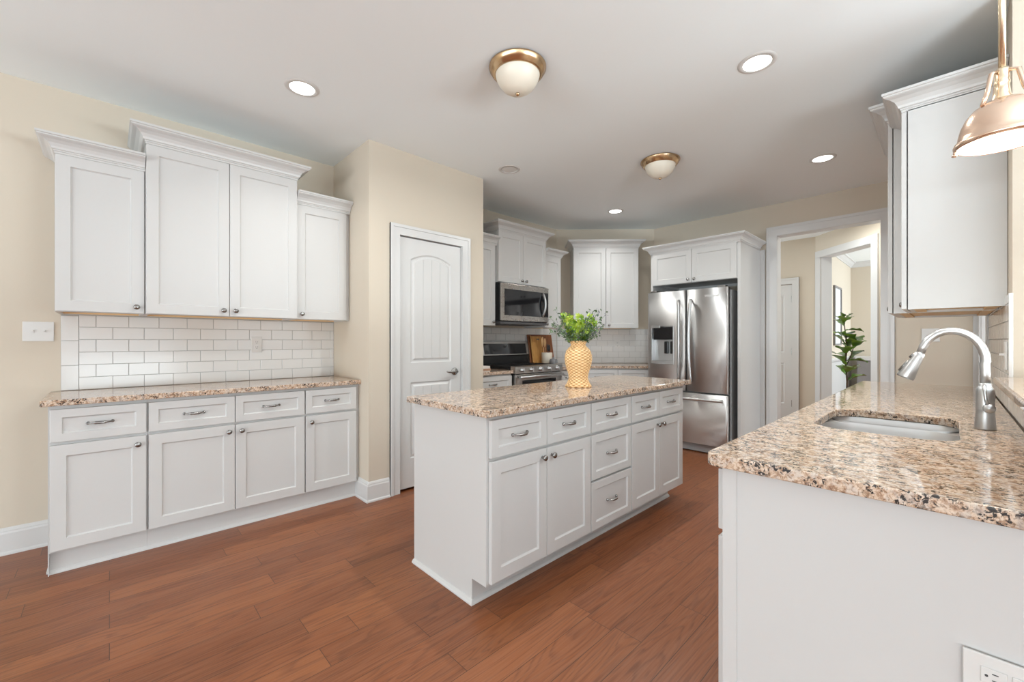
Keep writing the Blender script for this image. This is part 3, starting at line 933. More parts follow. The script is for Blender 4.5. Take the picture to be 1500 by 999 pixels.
# faucet
fc = thing('faucet', 'brushed nickel pull-down gooseneck faucet beside the sink', 'faucet', (0.084, 2.17, 0.9125))
MB().lathe([(0.0001, 0), (0.0262, 0), (0.0262, 0.003), (0.0231, 0.05), (0.0221, 0.065), (0.0228, 0.067), (0.0228, 0.07), (0.0228, 0.125), (0.0211, 0.138), (0.0177, 0.145), (0.0160, 0.147), (0.0160, 0.156), (0.0143, 0.158), (0.0001, 0.158)], seg=36, cap=False).build('base', M['steel'], fc)
path = [(0, 0, 0.15), (0, 0, 0.19), (-0.001, 0, 0.225)]
cx, cz, R = -0.079, 0.232, 0.079
ax = []
for k in range(15):
    a = math.radians(0 + 165 * k / 14)
    ax.append((-0.001 + cx - -0.0 + R * math.cos(a) * 1.03, 0, cz + R * 1.35 * math.sin(a)))
path += ax
sp = [Vector(p) for p in path]
MB().tube(sp, [0.0132] * 3 + [0.0132 - 0.001 * k / 14 for k in range(15)], 20).build('spout', M['steel'], fc)
tipd = Vector((-0.045, 0, -0.100)).normalized(); st = sp[-1]
hd_ = MB()
rads = [(0, 0.0125), (0.004, 0.0152), (0.018, 0.0158), (0.06, 0.0205), (0.098, 0.0260), (0.104, 0.0252)]
hd_.tube([st + tipd * s for s, r in rads], [r for s, r in rads], 24)
head = hd_.build('spray_head', M['steel'], fc)
bt = MB(); c0 = st + tipd * 0.05
pv = Vector((tipd.z, 0, -tipd.x)).normalized()
if pv.x > 0: pv = -pv
bt.tube([st + tipd * 0.010 + pv * 0.0145, st + tipd * 0.030 + pv * 0.0185], 0.005, 10)
bt.tube([st + tipd * 0.042 + pv * 0.018, st + tipd * 0.088 + pv * 0.025], 0.005, 10)
bt.build('spray_button', M['darksteel'], head)
lv = MB()
lv.lathe([(0.0001, -0.020), (0.014, -0.020), (0.0155, -0.026), (0.0155, -0.038), (0.0125, -0.043), (0.0001, -0.045)], (0.008, 0, 0.075), 'Y', 24, cap=False)
lv.tube([(0.005, -0.036, 0.085), (0.000, -0.039, 0.105), (-0.002, -0.038, 0.13), (-0.004, -0.034, 0.152)], [0.0055, 0.0045, 0.0045, 0.0055], 12)
lv.build('lever', M['steel'], fc)

# bar ledge on the half wall
o = curve_slab('bar_ledge', [rrect(0.128, 0.9, 0.50, 2.735, [0, 0, 0, 0.02], 5)], 1.032, 1.062, M['granite'], bevel=0.008)
tag(o, 'raised granite bar ledge on the half wall behind the faucet', 'bar ledge')

# =================================================================== RIGHT WALL CABINETS
GR = 'white wall cabinets over the sink counter'
rd = XR - 0.002 + 0.150
cabinet('white single-door wall cabinet with exposed side panel beside the pendant lamp', (-0.150, 3.36, 0), -90, 0.38, 1.378, zt2, rd,
        [('door', 0.003, 0.377, 1.381, zt2 - 0.004, (0.035, 1.425))], GR, crown_kw=dict(z=zt2 - 0.004, h=0.098, left=False), gap=0.010)
cabinet('deeper taller white wall cabinet behind the one with the exposed side panel', (-0.232, 4.10, 0), -90, 0.735, 1.378, 2.51, rd + 0.082,
        [('door', 0.003, 0.366, 1.381, 2.505, (0.332, 1.425)), ('door', 0.3695, 0.732, 1.381, 2.505, (0.405, 1.425))], GR, crown_kw=dict(z=2.506, h=0.11), gap=0.010)

# =================================================================== RANGE WALL
GW = 'white wall cabinets around the range corner'
cabinet('white wall cabinet left of the microwave, half hidden by the pantry wall', (-3.40, 2.548, 0), 90, 0.462, 1.378, zt, 0.327,
        [('door', 0.003, 0.440, 1.381, zt - 0.004, (0.405, 1.418))], GW, crown_kw=dict(z=zt - 0.004, left=False, right=False))
cabinet('short double-door white cabinet above the microwave', (-3.372, 3.012, 0), 90, 0.768, 1.852, zt2, 0.355,
        [('door', 0.003, 0.382, 1.856, zt2 - 0.004, (0.350, 1.892)), ('door', 0.386, 0.765, 1.856, zt2 - 0.004, (0.418, 1.892))], GW, crown_kw=dict(z=zt2 - 0.004, h=0.098), underside=False)
cabinet('narrow white wall cabinet right of the microwave', (-3.40, 3.782, 0), 90, 0.308, 1.378, zt, 0.327,
        [('door', 0.003, 0.304, 1.381, zt - 0.004, (0.036, 1.418))], GW, crown_kw=dict(z=zt - 0.004, left=False))
# diagonal corner
S2 = math.sqrt(0.5)


def dpt(t, n): return ((t - n) * S2, (t + n) * S2)      # t along (1,1), n along (-1,1)


p = dpt(0.675, 5.433)
cabinet('double-door white wall cabinet set across the far corner behind the vase', (p[0], p[1], 0), 45, 0.835, 1.378, zt2, 0.325,
        [('door', 0.004, 0.4155, 1.381, zt2 - 0.004, (0.380, 1.418)), ('door', 0.4195, 0.831, 1.381, zt2 - 0.004, (0.455, 1.418))], GW, crown_kw=dict(z=zt2 - 0.004, h=0.098))
GC = 'white base cabinets around the range corner'
cabinet('white base cabinet left of the range', (-3.152, 2.548, 0), 90, 0.458, 0, zb, 0.57,
        [('drawer', 0.004, 0.452, R0, R1, (0.20, 0.78)), ('door', 0.004, 0.452, D0, D1, (0.41, D1 - 0.04))], GC, name='base_cabinet', base=True)
cabinet('narrow white base cabinet right of the range', (-3.152, 3.79, 0), 90, 0.375, 0, zb, 0.57,
        [('drawer', 0.004, 0.370, R0, R1, (0.15, 0.78)), ('door', 0.004, 0.370, D0, D1, (0.04, D1 - 0.04))], GC, name='base_cabinet', base=True)
p = dpt(0.7275, 5.183)
cabinet('white base cabinet set across the far corner left of the fridge', (p[0], p[1], 0), 45, 0.84, 0, zb, 0.47, base_pair(0.004, 0.46, 0.836), GC, name='base_cabinet', base=True)
o = curve_slab('countertop', [[(XW + 0.012, 2.543), (-3.115, 2.543), (-3.115, 3.008), (XW + 0.012, 3.008)]], 0.880, 0.912, M['granite'])
tag(o, 'short granite countertop left of the range', 'countertop')
nf = 5.146 * math.sqrt(2)
o = curve_slab('countertop', [[(XW + 0.012, 3.787), (-3.115, 3.787), (-3.115, nf - 3.115), (-2.49, nf - 2.49), (-2.49, YF - 0.012), (-2.79, YF - 0.012), (XW + 0.012, 4.415)]], 0.880, 0.912, M['granite'])
tag(o, 'granite countertop across the corner between range and fridge', 'countertop')

# microwave
mw = thing('microwave', 'stainless over-the-range microwave under the short cabinet', 'microwave', (-3.330, 3.016, 1.40), 90)
MB().box((0, 0.0, 0.03), (0.76, 0.385, 0.44), 0.004).build('housing', M['black'], mw)
f = MB().box((0.0, -0.022, 0.035), (0.76, 0.0, 0.44), 0.004).build('front_frame', M['warmsteel'], mw)
MB().box((0.045, -0.0245, 0.095), (0.752, -0.0221, 0.380), 0.001).build('door_glass', M['blackglass'], mw)
hm = MB(); pts = []
for k in range(13):
    u = -1 + k / 6
    pts.append((0.655, -0.024 - 0.045 * (1 - u * u), 0.238 + 0.135 * u))
hm.tube(pts, [0.014] * 13, 12); hm.build('door_handle', M['steel'], mw)
v_ = MB().box((0.01, 0.0, 0.0), (0.75, 0.36, 0.03), 0.003)
for k in range(6): v_.box((0.06 + k * 0.11, 0.06, -0.004), (0.14 + k * 0.11, 0.30, 0.0))
v_.build('vent_grille', M['greyplastic'], mw)

# range
rg = thing('range', 'stainless gas range with black cooktop and five knobs', 'range', (-3.105, 3.016, 0.0), 90)
MB().box((0, 0.03, 0.0), (0.76, 0.61, 0.905)).build('body', M['black'], rg)
MB().box((0.004, -0.002, 0.22), (0.756, 0.0295, 0.865), 0.004).build('oven_door', M['rangesteel'], rg)
od = MB().box((0.11, -0.0045, 0.36), (0.65, -0.0021, 0.80), 0.001).build('oven_window', M['blackglass'], rg)
MB().box((0.004, -0.002, 0.03), (0.756, 0.0295, 0.212), 0.004).build('warming_drawer', M['rangesteel'], rg)
bar = MB().tube([(0.03, -0.052, 0.838), (0.73, -0.052, 0.838)], 0.013, 14)
for x in (0.05, 0.71): bar.tube([(x, -0.052, 0.838), (x, 0.0, 0.838)], 0.010, 10)
bar.build('oven_handle', M['steel'], rg)
cp = MB()
prof = [(-0.012, 0.875), (-0.006, 0.945), (0.03, 0.952), (0.06, 0.952), (0.06, 0.875)]
for x0, x1 in ((0.0, 0.76),):
    n = len(prof)
    a = [(x0, y, z) for y, z in prof]; b = [(x1, y, z) for y, z in prof]
    cp.poly(a); cp.poly(b[::-1])
    for k in range(n): cp.poly([a[k], a[(k + 1) % n], b[(k + 1) % n], b[k]])
cp.build('control_panel', M['rangesteel'], rg)
_rk = MB().lathe([(0.0001, 0), (0.024, 0), (0.024, -0.006), (0.019, -0.009), (0.0175, -0.030), (0.014, -0.034), (0.0001, -0.034)], axis='Y', seg=20, cap=False).box((-0.004, -0.040, -0.018), (0.004, -0.03, 0.018), 0.001).mesh('knob', M['steel'])
for x in (0.10, 0.24, 0.38, 0.52, 0.66): link('knob', _rk, rg, (x, -0.0085, 0.912))
MB().box((0.01, 0.061, 0.905), (0.75, 0.52, 0.926), 0.004).build('cooktop', M['black'], rg)
gr = MB()
for bx in (0.03, 0.28, 0.53):
    w = 0.20
    for y in (0.08, 0.29, 0.495): gr.box((bx, y, 0.936), (bx + w, y + 0.012, 0.950))
    for x in (bx, bx + w / 2 - 0.006, bx + w - 0.012): gr.box((x, 0.08, 0.936), (x + 0.012, 0.507, 0.950))
    for x in (bx, bx + w - 0.012):
        for y in (0.08, 0.495): gr.box((x, y, 0.926), (x + 0.012, y + 0.012, 0.937))
gr.build('burner_grate', M['blackmatte'], rg)
bgm = MB()
pr = [(0.53, 0.90), (0.535, 1.04), (0.52, 1.05), (0.548, 1.205), (0.575, 1.21), (0.61, 1.20), (0.61, 0.90)]
a = [(0.0, y, z) for y, z in pr]; b = [(0.76, y, z) for y, z in pr]
bgm.poly(a); bgm.poly(b[::-1])
for k in range(len(pr)): bgm.poly([a[k], a[(k + 1) % len(pr)], b[(k + 1) % len(pr)], b[k]])
bgo = bgm.build('backguard', M['black'], rg)
pn = MB()
def slant(x0, x1, s0, s1, off, mb):
    """plate on the sloped console face"""
    P0 = Vector((0, 0.52, 1.05)); D = Vector((0, 0.028, 0.155)); N = Vector((0, -0.155, 0.028)).normalized() * off
    q = [P0 + D * s0 + N, P0 + D * s1 + N]
    mb.poly([(x0, q[0].y, q[0].z), (x1, q[0].y, q[0].z), (x1, q[1].y, q[1].z), (x0, q[1].y, q[1].z)])
for x0, x1, s0, s1 in ((0.01, 0.75, 0.0, 0.07), (0.01, 0.75, 0.86, 1.0), (0.71, 0.75, 0.0, 1.0), (0.01, 0.03, 0.0, 1.0)): slant(x0, x1, s0, s1, 0.003, pn)
pn.build('console_frame', M['rangesteel'], bgo)
gl = MB(); slant(0.03, 0.71, 0.07, 0.86, 0.002, gl); gl.build('console_glass', M['blackglass'], bgo)
MB().lathe([(0.0001, 0), (0.016, 0), (0.014, -0.016), (0.0001, -0.018)], (0.36, 0.538, 1.155), 'Y', 18, cap=False).build('console_knob', M['darksteel'], bgo)

# cutting boards, crock, jar (right of the range), book (left of it)
cb = thing('cutting_board', 'large dark reddish wooden board leaning on the tile behind the honey board', 'cutting board', (-3.64, 3.80, 0.9135), 90)
m = MB()
m.box((0, -0.018, 0), (0.46, 0, 0.385), 0.006)
ob = m.build('board', M['board_dark'], cb); ob.rotation_euler = (math.radians(-9), 0, 0)
cb2 = thing('cutting_board', 'honey-coloured board with a black finger hole leaning right beside the range', 'cutting board', (-3.605, 3.815, 0.9135), 90)
ob2 = MB().box((0, -0.018, 0), (0.20, 0, 0.365), 0.006).build('board', M['board_light'], cb2); ob2.rotation_euler = (math.radians(-9), 0, 0)
MB().box((0.105, -0.0195, 0.315), (0.155, -0.0165, 0.333), 0.0008).build('finger_hole', M['slot'], ob2)
ck = thing('utensil_crock', 'cream utensil crock with wooden spoons in front of the boards', 'utensil crock', (-3.50, 3.965, 0.9125), 90)
MB().lathe([(0.0001, 0), (0.062, 0), (0.066, 0.01), (0.068, 0.15), (0.066, 0.158), (0.060, 0.158), (0.058, 0.02), (0.0001, 0.02)], seg=28, cap=False).build('crock', M['crock'], ck)
GUt = 'cooking utensils in the crock'
for k, (dx, dy, lx, ly, hh, mat) in enumerate(((-0.02, 0.01, -0.045, 0.02, 0.315, 'spoon'), (0.015, 0.02, 0.01, 0.045, 0.30, 'spoon'), (0.015, -0.01, 0.02, 0.0, 0.22, 'black'), (-0.005, -0.015, -0.01, -0.015, 0.23, 'black'))):
    lab = ['tallest wooden spoon on the range side of the crock', 'wooden spoon standing upright at the back of the crock', 'short black utensil at the far side of the crock', 'short black utensil at the front of the crock'][k]
    u = thing('cooking_utensil', lab, 'utensil', (-3.50 - dy, 3.965 + dx, 0.934), 90, GUt)
    MB().tube([(0, 0, 0), (lx * 0.6, ly * 0.6, hh * 0.66)], 0.006, 10).build('handle', M[mat], u)
    q = Vector((lx * 0.8, ly * 0.8, hh * 0.86))
    bm = bmesh.new(); bmesh.ops.create_uvsphere(bm, u_segments=14, v_segments=8, radius=1.0)
    for v in bm.verts: v.co = Vector((v.co.x * 0.022 + q.x, v.co.y * 0.008 + q.y, v.co.z * hh * 0.2 + q.z))
    MB().add_bm(bm, True).build('head', M[mat], u)
jr = thing('jar', 'small round grey jar in front of the cream crock', 'jar', (-3.36, 3.925, 0.9125))
MB().lathe([(0.0001, 0), (0.045, 0), (0.052, 0.02), (0.050, 0.065), (0.042, 0.082), (0.0001, 0.09)], seg=24, cap=False).build('body', M['greyjar'], jr)
MB().lathe([(0.0001, 0.088), (0.010, 0.089), (0.012, 0.10), (0.0001, 0.106)], seg=14, cap=False).build('lid_knob', M['greyjar'], jr)
bk_ = thing('book', 'tan booklet with loose white pages on the counter left of the range', 'book', (-3.33, 2.62, 0.9125), 97)
MB().box((0.0, 0, 0), (0.30, 0.21, 0.012), 0.002).build('cover', M['tanpaper'], bk_)
pg = MB()
for k in range(10):
    x0, x1 = 0.006 + k * 0.0288, 0.006 + (k + 1) * 0.0288
    z0, z1 = [0.030 + 0.012 * math.sin(3.0 * x / 0.3 - 0.6) for x in (x0, x1)]
    pg.poly([(x0, 0.005, z0), (x1, 0.005, z1), (x1, 0.205, z1), (x0, 0.205, z0)], True)
    pg.poly([(x0, 0.005, 0.0125), (x1, 0.005, 0.0125), (x1, 0.005, z1), (x0, 0.005, z0)])
pg.poly([(0.294, 0.005, 0.0125), (0.294, 0.205, 0.0125), (0.294, 0.205, 0.038), (0.294, 0.005, 0.038)])
pg.build('pages', M['paper'], bk_)

# =================================================================== FRIDGE
fr = thing('refrigerator', 'stainless french-door refrigerator with water dispenser in the left door', 'refrigerator', (-2.478, 4.60, 0.0))
FW = 0.896
MB().box((0.006, 0.075, 0.02), (FW + 0.002, 0.73, 1.755), 0.004).box((0.02, 0.05, 0.012), (FW - 0.02, 0.08, 0.10)).build('case', M['casegrey'], fr)


def fdoor(x0, x1, z0, z1, name, hole=None):
    """slightly bowed steel door with rounded vertical edges; hole = recessed opening (x0,x1,z0,z1)"""
    m = MB(); m.merge = True; r = 0.022; prof = []
    for k in range(7):
        a = PI + PI / 2 * k / 6
        prof.append((x0 + r + r * math.cos(a), r + r * math.sin(a)))
    n = 8
    for k in range(1, n):
        u = k / n; prof.append((x0 + r + (x1 - x0 - 2 * r) * u, -0.010 * math.sin(PI * u)))
    for k in range(7):
        a = 1.5 * PI + PI / 2 * k / 6
        prof.append((x1 - r + r * math.cos(a), r + r * math.sin(a)))
    prof += [(x1, 0.062), (x0, 0.062)]
    if not hole:
        m.prism(prof, z0, z1)
        for i in range(len(m.f)):
            if len(m.f[i]) == 4: m.sm[i] = True
    else:
        hx0, hx1, hz0, hz1 = hole
        front = prof[:-2]
        # insert the hole's edges among the columns
        def yat(x):
            u = (x - x0 - r) / (x1 - x0 - 2 * r); return -0.010 * math.sin(PI * min(1, max(0, u)))
        cols = sorted([q for q in front if not (hx0 - 0.004 < q[0] < hx0 + 0.004 or hx1 - 0.004 < q[0] < hx1 + 0.004) or q[1] > 0.002] + [(hx0, yat(hx0)), (hx1, yat(hx1))], key=lambda q: (q[0], -q[1] if q[0] < (x0 + x1) / 2 else q[1]))
        for (xa, ya), (xb, yb) in zip(cols, cols[1:]):
            inside = xa >= hx0 - 1e-6 and xb <= hx1 + 1e-6
            for za, zb_ in ((z0, hz0), (hz0, hz1), (hz1, z1)):
                if inside and za == hz0: continue
                m.poly([(xa, ya, za), (xb, yb, za), (xb, yb, zb_), (xa, ya, zb_)], True)
        for z in (z0, z1): m.poly([(x, y, z) for x, y in cols] + [(x1, 0.062, z), (x0, 0.062, z)])
        m.poly([(x0, 0.062, z0), (x1, 0.062, z0), (x1, 0.062, z1), (x0, 0.062, z1)])
        for x in (x0, x1):
            ye = r
            m.poly([(x, ye, z0), (x, 0.062, z0), (x, 0.062, z1), (x, ye, z1)])
    return m.build(name, M['fridge'], fr)


split = 0.456
dz0, dz1 = 0.665, 1.777
hole = (0.062, 0.318, 0.985, 1.385)
dl = fdoor(0.0, split - 0.003, dz0, dz1, 'left_door', hole)
dr = fdoor(split + 0.003, FW, dz0, dz1, 'right_door')
fz = fdoor(0.0, FW, 0.105, 0.645, 'freezer_drawer')
# dispenser pieces
ds = MB()
x0, x1, z0, z1 = hole
ds.poly([(x0, 0.055, z0), (x1, 0.055, z0), (x1, 0.055, z1), (x0, 0.055, z1)])
for a, b in (((x0, z0), (x1, z0)), ((x1, z0), (x1, z1)), ((x1, z1), (x0, z1)), ((x0, z1), (x0, z0))):
    ds.poly([(a[0], -0.006, a[1]), (b[0], -0.006, b[1]), (b[0], 0.055, b[1]), (a[0], 0.055, a[1])])
ds.build('dispenser_recess', M['steel'], dl)
dp = MB().box((x0 + 0.02, -0.008, z1 - 0.155), (x1 - 0.004, 0.05, z1 - 0.012), 0.003)
dp.build('dispenser_panel', M['blackglass'], dl)
fm = MB()
for a, b, c, d in ((x0 - 0.008, x1 + 0.008, z0 - 0.035, z0 + 0.004), (x0 - 0.008, x0 + 0.004, z0, z1), (x1 - 0.004, x1 + 0.008, z0, z1), (x0, x0 + 0.10, z1 - 0.02, z1 + 0.006)):
    fm.box((a, -0.016, c), (b, 0.0, d), 0.002)
fm.build('dispenser_frame', M['steel'], dl)
for x in (x0 + 0.135, x0 + 0.205):
    MB().box((x, 0.018, z0 + 0.085), (x + 0.042, 0.054, z0 + 0.225), 0.006).build('dispenser_paddle', M['black'], dl)
for par, x in ((dl, split - 0.068), (dr, split + 0.068)):
    hh = MB(); pts = []
    for k in range(17):
        u = -1 + k / 8
        pts.append((x + 0.014 * (1 - u * u) * (1 if x < split else -1), -0.035 - 0.022 * (1 - u * u), 1.215 + 0.455 * u))
    hh.tube(pts, [0.0165] * 17, 14)
    for z in (0.775, 1.655): hh.tube([(x, -0.034, z), (x, -0.002, z)], 0.010, 10)
    hh.build('door_handle', M['steel'], par)
hh = MB(); pts = []
for k in range(17):
    u = -1 + k / 8
    pts.append((FW / 2 + 0.41 * u, -0.034 - 0.024 * (1 - u * u), 0.588))
hh.tube(pts, [0.0165] * 17, 14)
for x in (FW / 2 - 0.39, FW / 2 + 0.39): hh.tube([(x, -0.034, 0.588), (x, 0.0, 0.588)], 0.010, 10)
hh.build('drawer_handle', M['steel'], fz)
for x in (0.03, FW - 0.11): MB().box((x, 0.01, 1.7785), (x + 0.08, 0.09, 1.80), 0.004).build('hinge_cover', M['darksteel'], fr)
fcu = bpy.data.curves.new('logo', 'FONT'); fcu.body = 'Whirlpool'; fcu.size = 0.034; fcu.extrude = 0.0004; fcu.align_x = 'CENTER'
fo = bpy.data.objects.new('tmp', fcu); C.objects.link(fo)
me = bpy.data.meshes.new_from_object(fo.evaluated_get(bpy.context.evaluated_depsgraph_get())); bpy.data.objects.remove(fo)
me.materials.clear(); me.materials.append(M['logo'])
lg = link('logo', me, dr, (split + 0.28, -0.0105, 1.685)); lg.rotation_euler = (PI / 2, 0, 0)

# enclosure
ec = cabinet('short double-door white cabinet over the refrigerator with full-height side panels', (-2.462, 4.705, 0), 0, 0.938, 1.868, zt, YF - 4.705 - 0.002,
             [('door', 0.004, 0.466, 1.872, zt - 0.004, (0.434, 1.906)), ('door', 0.470, 0.934, 1.872, zt - 0.004, (0.502, 1.906))], None, name='refrigerator_cabinet', underside=False)
MB().box((0.9385, -0.002, 0.0), (0.968, YF - 4.705 - 0.003, zt), 0.001).build('side_panel', M['white'], ec)
MB().box((-0.026, -0.002, 0.0), (-0.0005, YF - 4.705 - 0.003, zt), 0.001).build('side_panel', M['white'], ec)
MB().box((0.9685, YF - 4.705 - 0.022, 0.0), (1.018, YF - 4.705 - 0.003, zt)).build('filler_strip', M['white'], ec)
prof = [(-0.012, zt - 0.004)] + [(o_, zt - 0.004 + q) for o_, q in CROWN] + [(-0.012, zt + 0.086)]
MB().sweep([(-0.026, YF - 4.705 - 0.003), (-0.026, -0.0255), (0.968, -0.0255), (0.968, YF - 4.705 - 0.024)], prof).build('crown_molding', M['white'], ec)

# =================================================================== VASE AND GREENERY
VP = [(0.0, 0.0), (0.081, 0.0), (0.084, 0.006), (0.078, 0.016), (0.070, 0.03), (0.062, 0.05), (0.0605, 0.062), (0.065, 0.09), (0.075, 0.12), (0.084, 0.152), (0.0885, 0.186), (0.0855, 0.212), (0.078, 0.236), (0.064, 0.255), (0.051, 0.266), (0.0455, 0.274), (0.0465, 0.284), (0.053, 0.295), (0.0545, 0.302)]


def prof_r(z):
    for (r0, z0), (r1, z1) in zip(VP[1:], VP[2:]):
        if z0 <= z <= z1: return r0 + (r1 - r0) * (z - z0) / max(1e-6, z1 - z0)
    return VP[-1][0]


vs = thing('wicker_vase', 'woven straw baluster vase holding greenery on the island', 'vase', (-1.705, 2.244, 0.9125))
rows = 64; NS = 26
pz_ = [0.302 * k / rows for k in range(rows + 1)]


def weave(r, h, a, j):
    if j >= rows + 1: return r
    s = math.sin(a * NS / 2) * (1 if (j // 2) % 2 == 0 else -1)
    rib = 0.0014 * (1 if j % 2 == 0 else -0.6)
    return r + 0.0036 * s + rib


MB().lathe([(prof_r(z), z) for z in pz_] + [(0.047, 0.300), (0.040, 0.275), (0.05, 0.25)], seg=176, cap=False, fn=weave).build('body', M['wicker'], vs)
MB().lathe([(0.0001, 0.0005), (0.078, 0.0005)], seg=32, cap=False).build('bottom', M['wicker'], vs)
rim = MB()
for zc, rr2 in ((0.302, 0.052), (0.006, 0.082)):
    ring = []
    for k in range(65):
        a = 2 * PI * k / 64; ring.append(((rr2 + 0.001 * math.sin(a * 20)) * math.cos(a), (rr2 + 0.001 * math.sin(a * 20)) * math.sin(a), zc + 0.0015 * math.cos(a * 20)))
    rim.tube(ring, 0.0045, 8, cap=False)
rim.build('braided_rim', M['wicker'], vs)

rnd = random.Random(7)
gn = thing('greenery_bouquet', 'bouquet of lime and blue-green sprigs standing in the straw vase', 'bouquet', (-1.705, 2.244, 1.165))
stems, bright, dark, buds = MB(), MB(), MB(), MB()


def leaf(mb, p, d, n, L, W):
    d = d.normalized(); s = d.cross(n).normalized(); n2 = s.cross(d).normalized()
    pts = [p, p + d * L * 0.35 + s * W * 0.5 + n2 * L * 0.06, p + d * L * 0.75 + s * W * 0.42 + n2 * L * 0.05, p + d * L, p + d * L * 0.75 - s * W * 0.42 + n2 * L * 0.05, p + d * L * 0.35 - s * W * 0.5 + n2 * L * 0.06]
    mid1, mid2 = p + d * L * 0.35, p + d * L * 0.75
    mb.poly([pts[0], pts[1], mid1], True); mb.poly([pts[1], pts[2], mid2, mid1], True); mb.poly([pts[2], pts[3], mid2], True)
    mb.poly([pts[0], mid1, pts[5]], True); mb.poly([mid1, mid2, pts[4], pts[5]], True); mb.poly([mid2, pts[3], pts[4]], True)


def rv(): return Vector((rnd.uniform(-1, 1), rnd.uniform(-1, 1), rnd.uniform(-1, 1)))


for k in range(60):
    a = rnd.uniform(0, 2 * PI); outer = k % 5 < 3
    reach = rnd.uniform(0.115, 0.185) if outer else rnd.uniform(0.02, 0.115)
    top = rnd.uniform(0.13, 0.25) if outer else rnd.uniform(0.12, 0.215)
    if outer and rnd.random() < 0.45: top = rnd.uniform(0.09, 0.16)
    base = Vector((0.02 * math.cos(a), 0.02 * math.sin(a), 0.0)); neck = Vector((0.034 * math.cos(a), 0.034 * math.sin(a), 0.065))
    tip = Vector((reach * math.cos(a), reach * math.sin(a), top))
    pts = []
    for q in range(9):
        u = q / 8; pts.append(base * (1 - u) ** 2 + neck * 2 * u * (1 - u) + tip * u * u if u > 0 else base)
    stems.tube(pts, [0.0018 - 0.001 * q / 8 for q in range(9)], 5)
    for q in range(3, 9):
        for _ in range(8 if not outer else 5):
            p = pts[q] + rv() * 0.014
            d = (pts[q] - pts[q - 1]).normalized() * 0.7 + rv()
            if outer:
                if q > 5 and rnd.random() < 0.35:
                    bm = bmesh.new(); bmesh.ops.create_icosphere(bm, subdivisions=1, radius=rnd.uniform(0.0022, 0.004), matrix=Matrix.Translation(p)); buds.add_bm(bm, True)
                else: leaf(dark, p, d, rv(), rnd.uniform(0.016, 0.028), rnd.uniform(0.007, 0.012))
            else: leaf(bright, p, d, rv(), rnd.uniform(0.018, 0.028), rnd.uniform(0.015, 0.022))
    if not outer:
        for _ in range(3): leaf(bright, tip + rv() * 0.012, Vector((0, 0, 1)) + rv() * 0.8, rv(), 0.03, 0.02)
stems.build('stems', M['stem'], gn); bright.build('lime_leaves', M['leaf_bright'], gn); dark.build('dark_leaves', M['leaf_dark'], gn); buds.build('buds', M['bud'], gn)

# =================================================================== OUTLETS AND SWITCHES


def plate(name, label, cat, loc, rot, w, h, kind, group=None):
    """local X along wall, faces -Y"""
    r = thing(name, label, cat, loc, rot, group)
    MB().box((-w / 2, -0.006, -h / 2), (w / 2, 0, h / 2), 0.002).build('cover_plate', M['plate'], r)
    if kind == 'toggle2':
        for x in (-0.023, 0.023):
            sw = MB().box((x - 0.0055, -0.0075, -0.012), (x + 0.0055, -0.006, 0.012)).box((x - 0.004, -0.018, 0.0), (x + 0.004, -0.0065, 0.009), 0.001)
            sw.build('toggle', M['plate'], r)
    elif kind == 'toggle1':
        MB().box((-0.0055, -0.0075, -0.012), (0.0055, -0.006, 0.012)).box((-0.004, -0.022, 0.0), (0.004, -0.0065, 0.010), 0.001).build('toggle', M['plate'], r)
    else:
        for s in (-1, 1):
            cx_, cz_ = (s * 0.0195, 0) if kind == 'outlet_h' else (0, s * 0.0195)
            rc = MB().box((cx_ - 0.0165, -0.0085, cz_ - 0.0145), (cx_ + 0.0165, -0.006, cz_ + 0.0145), 0.0012)
            fobj = rc.build('receptacle', M['plate'], r)
            sl = MB()
            for dx in (-0.006, 0.006):
                if kind == 'outlet_h': sl.box((cx_ - 0.002, -0.0089, dx - 0.001), (cx_ + 0.006, -0.0084, dx + 0.001))
                else: sl.box((dx - 0.001, -0.0089, cz_ - 0.002), (dx + 0.001, -0.0084, cz_ + 0.006))
            gx, gz = (cx_ - 0.009, 0) if kind == 'outlet_h' else (0, cz_ - 0.009)
            sl.lathe([(0.0001, -0.0089), (0.0024, -0.0089), (0.0024, -0.0084)], (gx, 0, gz), 'Y', 10, cap=False)
            sl.build('slots', M['slot'], fobj)
    return r


plate('light_switch', 'white double toggle switch plate on the beige wall left of the tile', 'light switch', (XW + 0.0005, -0.302, 1.271), 90, 0.125, 0.115, 'toggle2')
plate('wall_outlet', 'white outlet in the subway tile over the left counter', 'outlet', (XW + 0.0105, 0.823, 1.187), 90, 0.072, 0.118, 'outlet')
plate('wall_outlet', 'white sideways outlet low on the end panel of the sink counter', 'outlet', (0.076, 1.1955, 0.588), 0, 0.118, 0.072, 'outlet_h')
plate('light_switch', 'white double switch plate on the far wall seen under the faucet arch', 'light switch', (-0.12, YF - 0.0005, 1.268), 0, 0.118, 0.118, 'toggle2')
plate('light_switch', 'white toggle switch at the tile edge beside the bar ledge', 'light switch', (XR - 0.0105, 2.87, 1.15), -90, 0.075, 0.125, 'toggle1')
p = dpt(1.315, 5.751)
plate('wall_outlet', 'white outlet in the corner tile left of the fridge', 'outlet', (p[0], p[1], 1.175), 45, 0.072, 0.118, 'outlet')

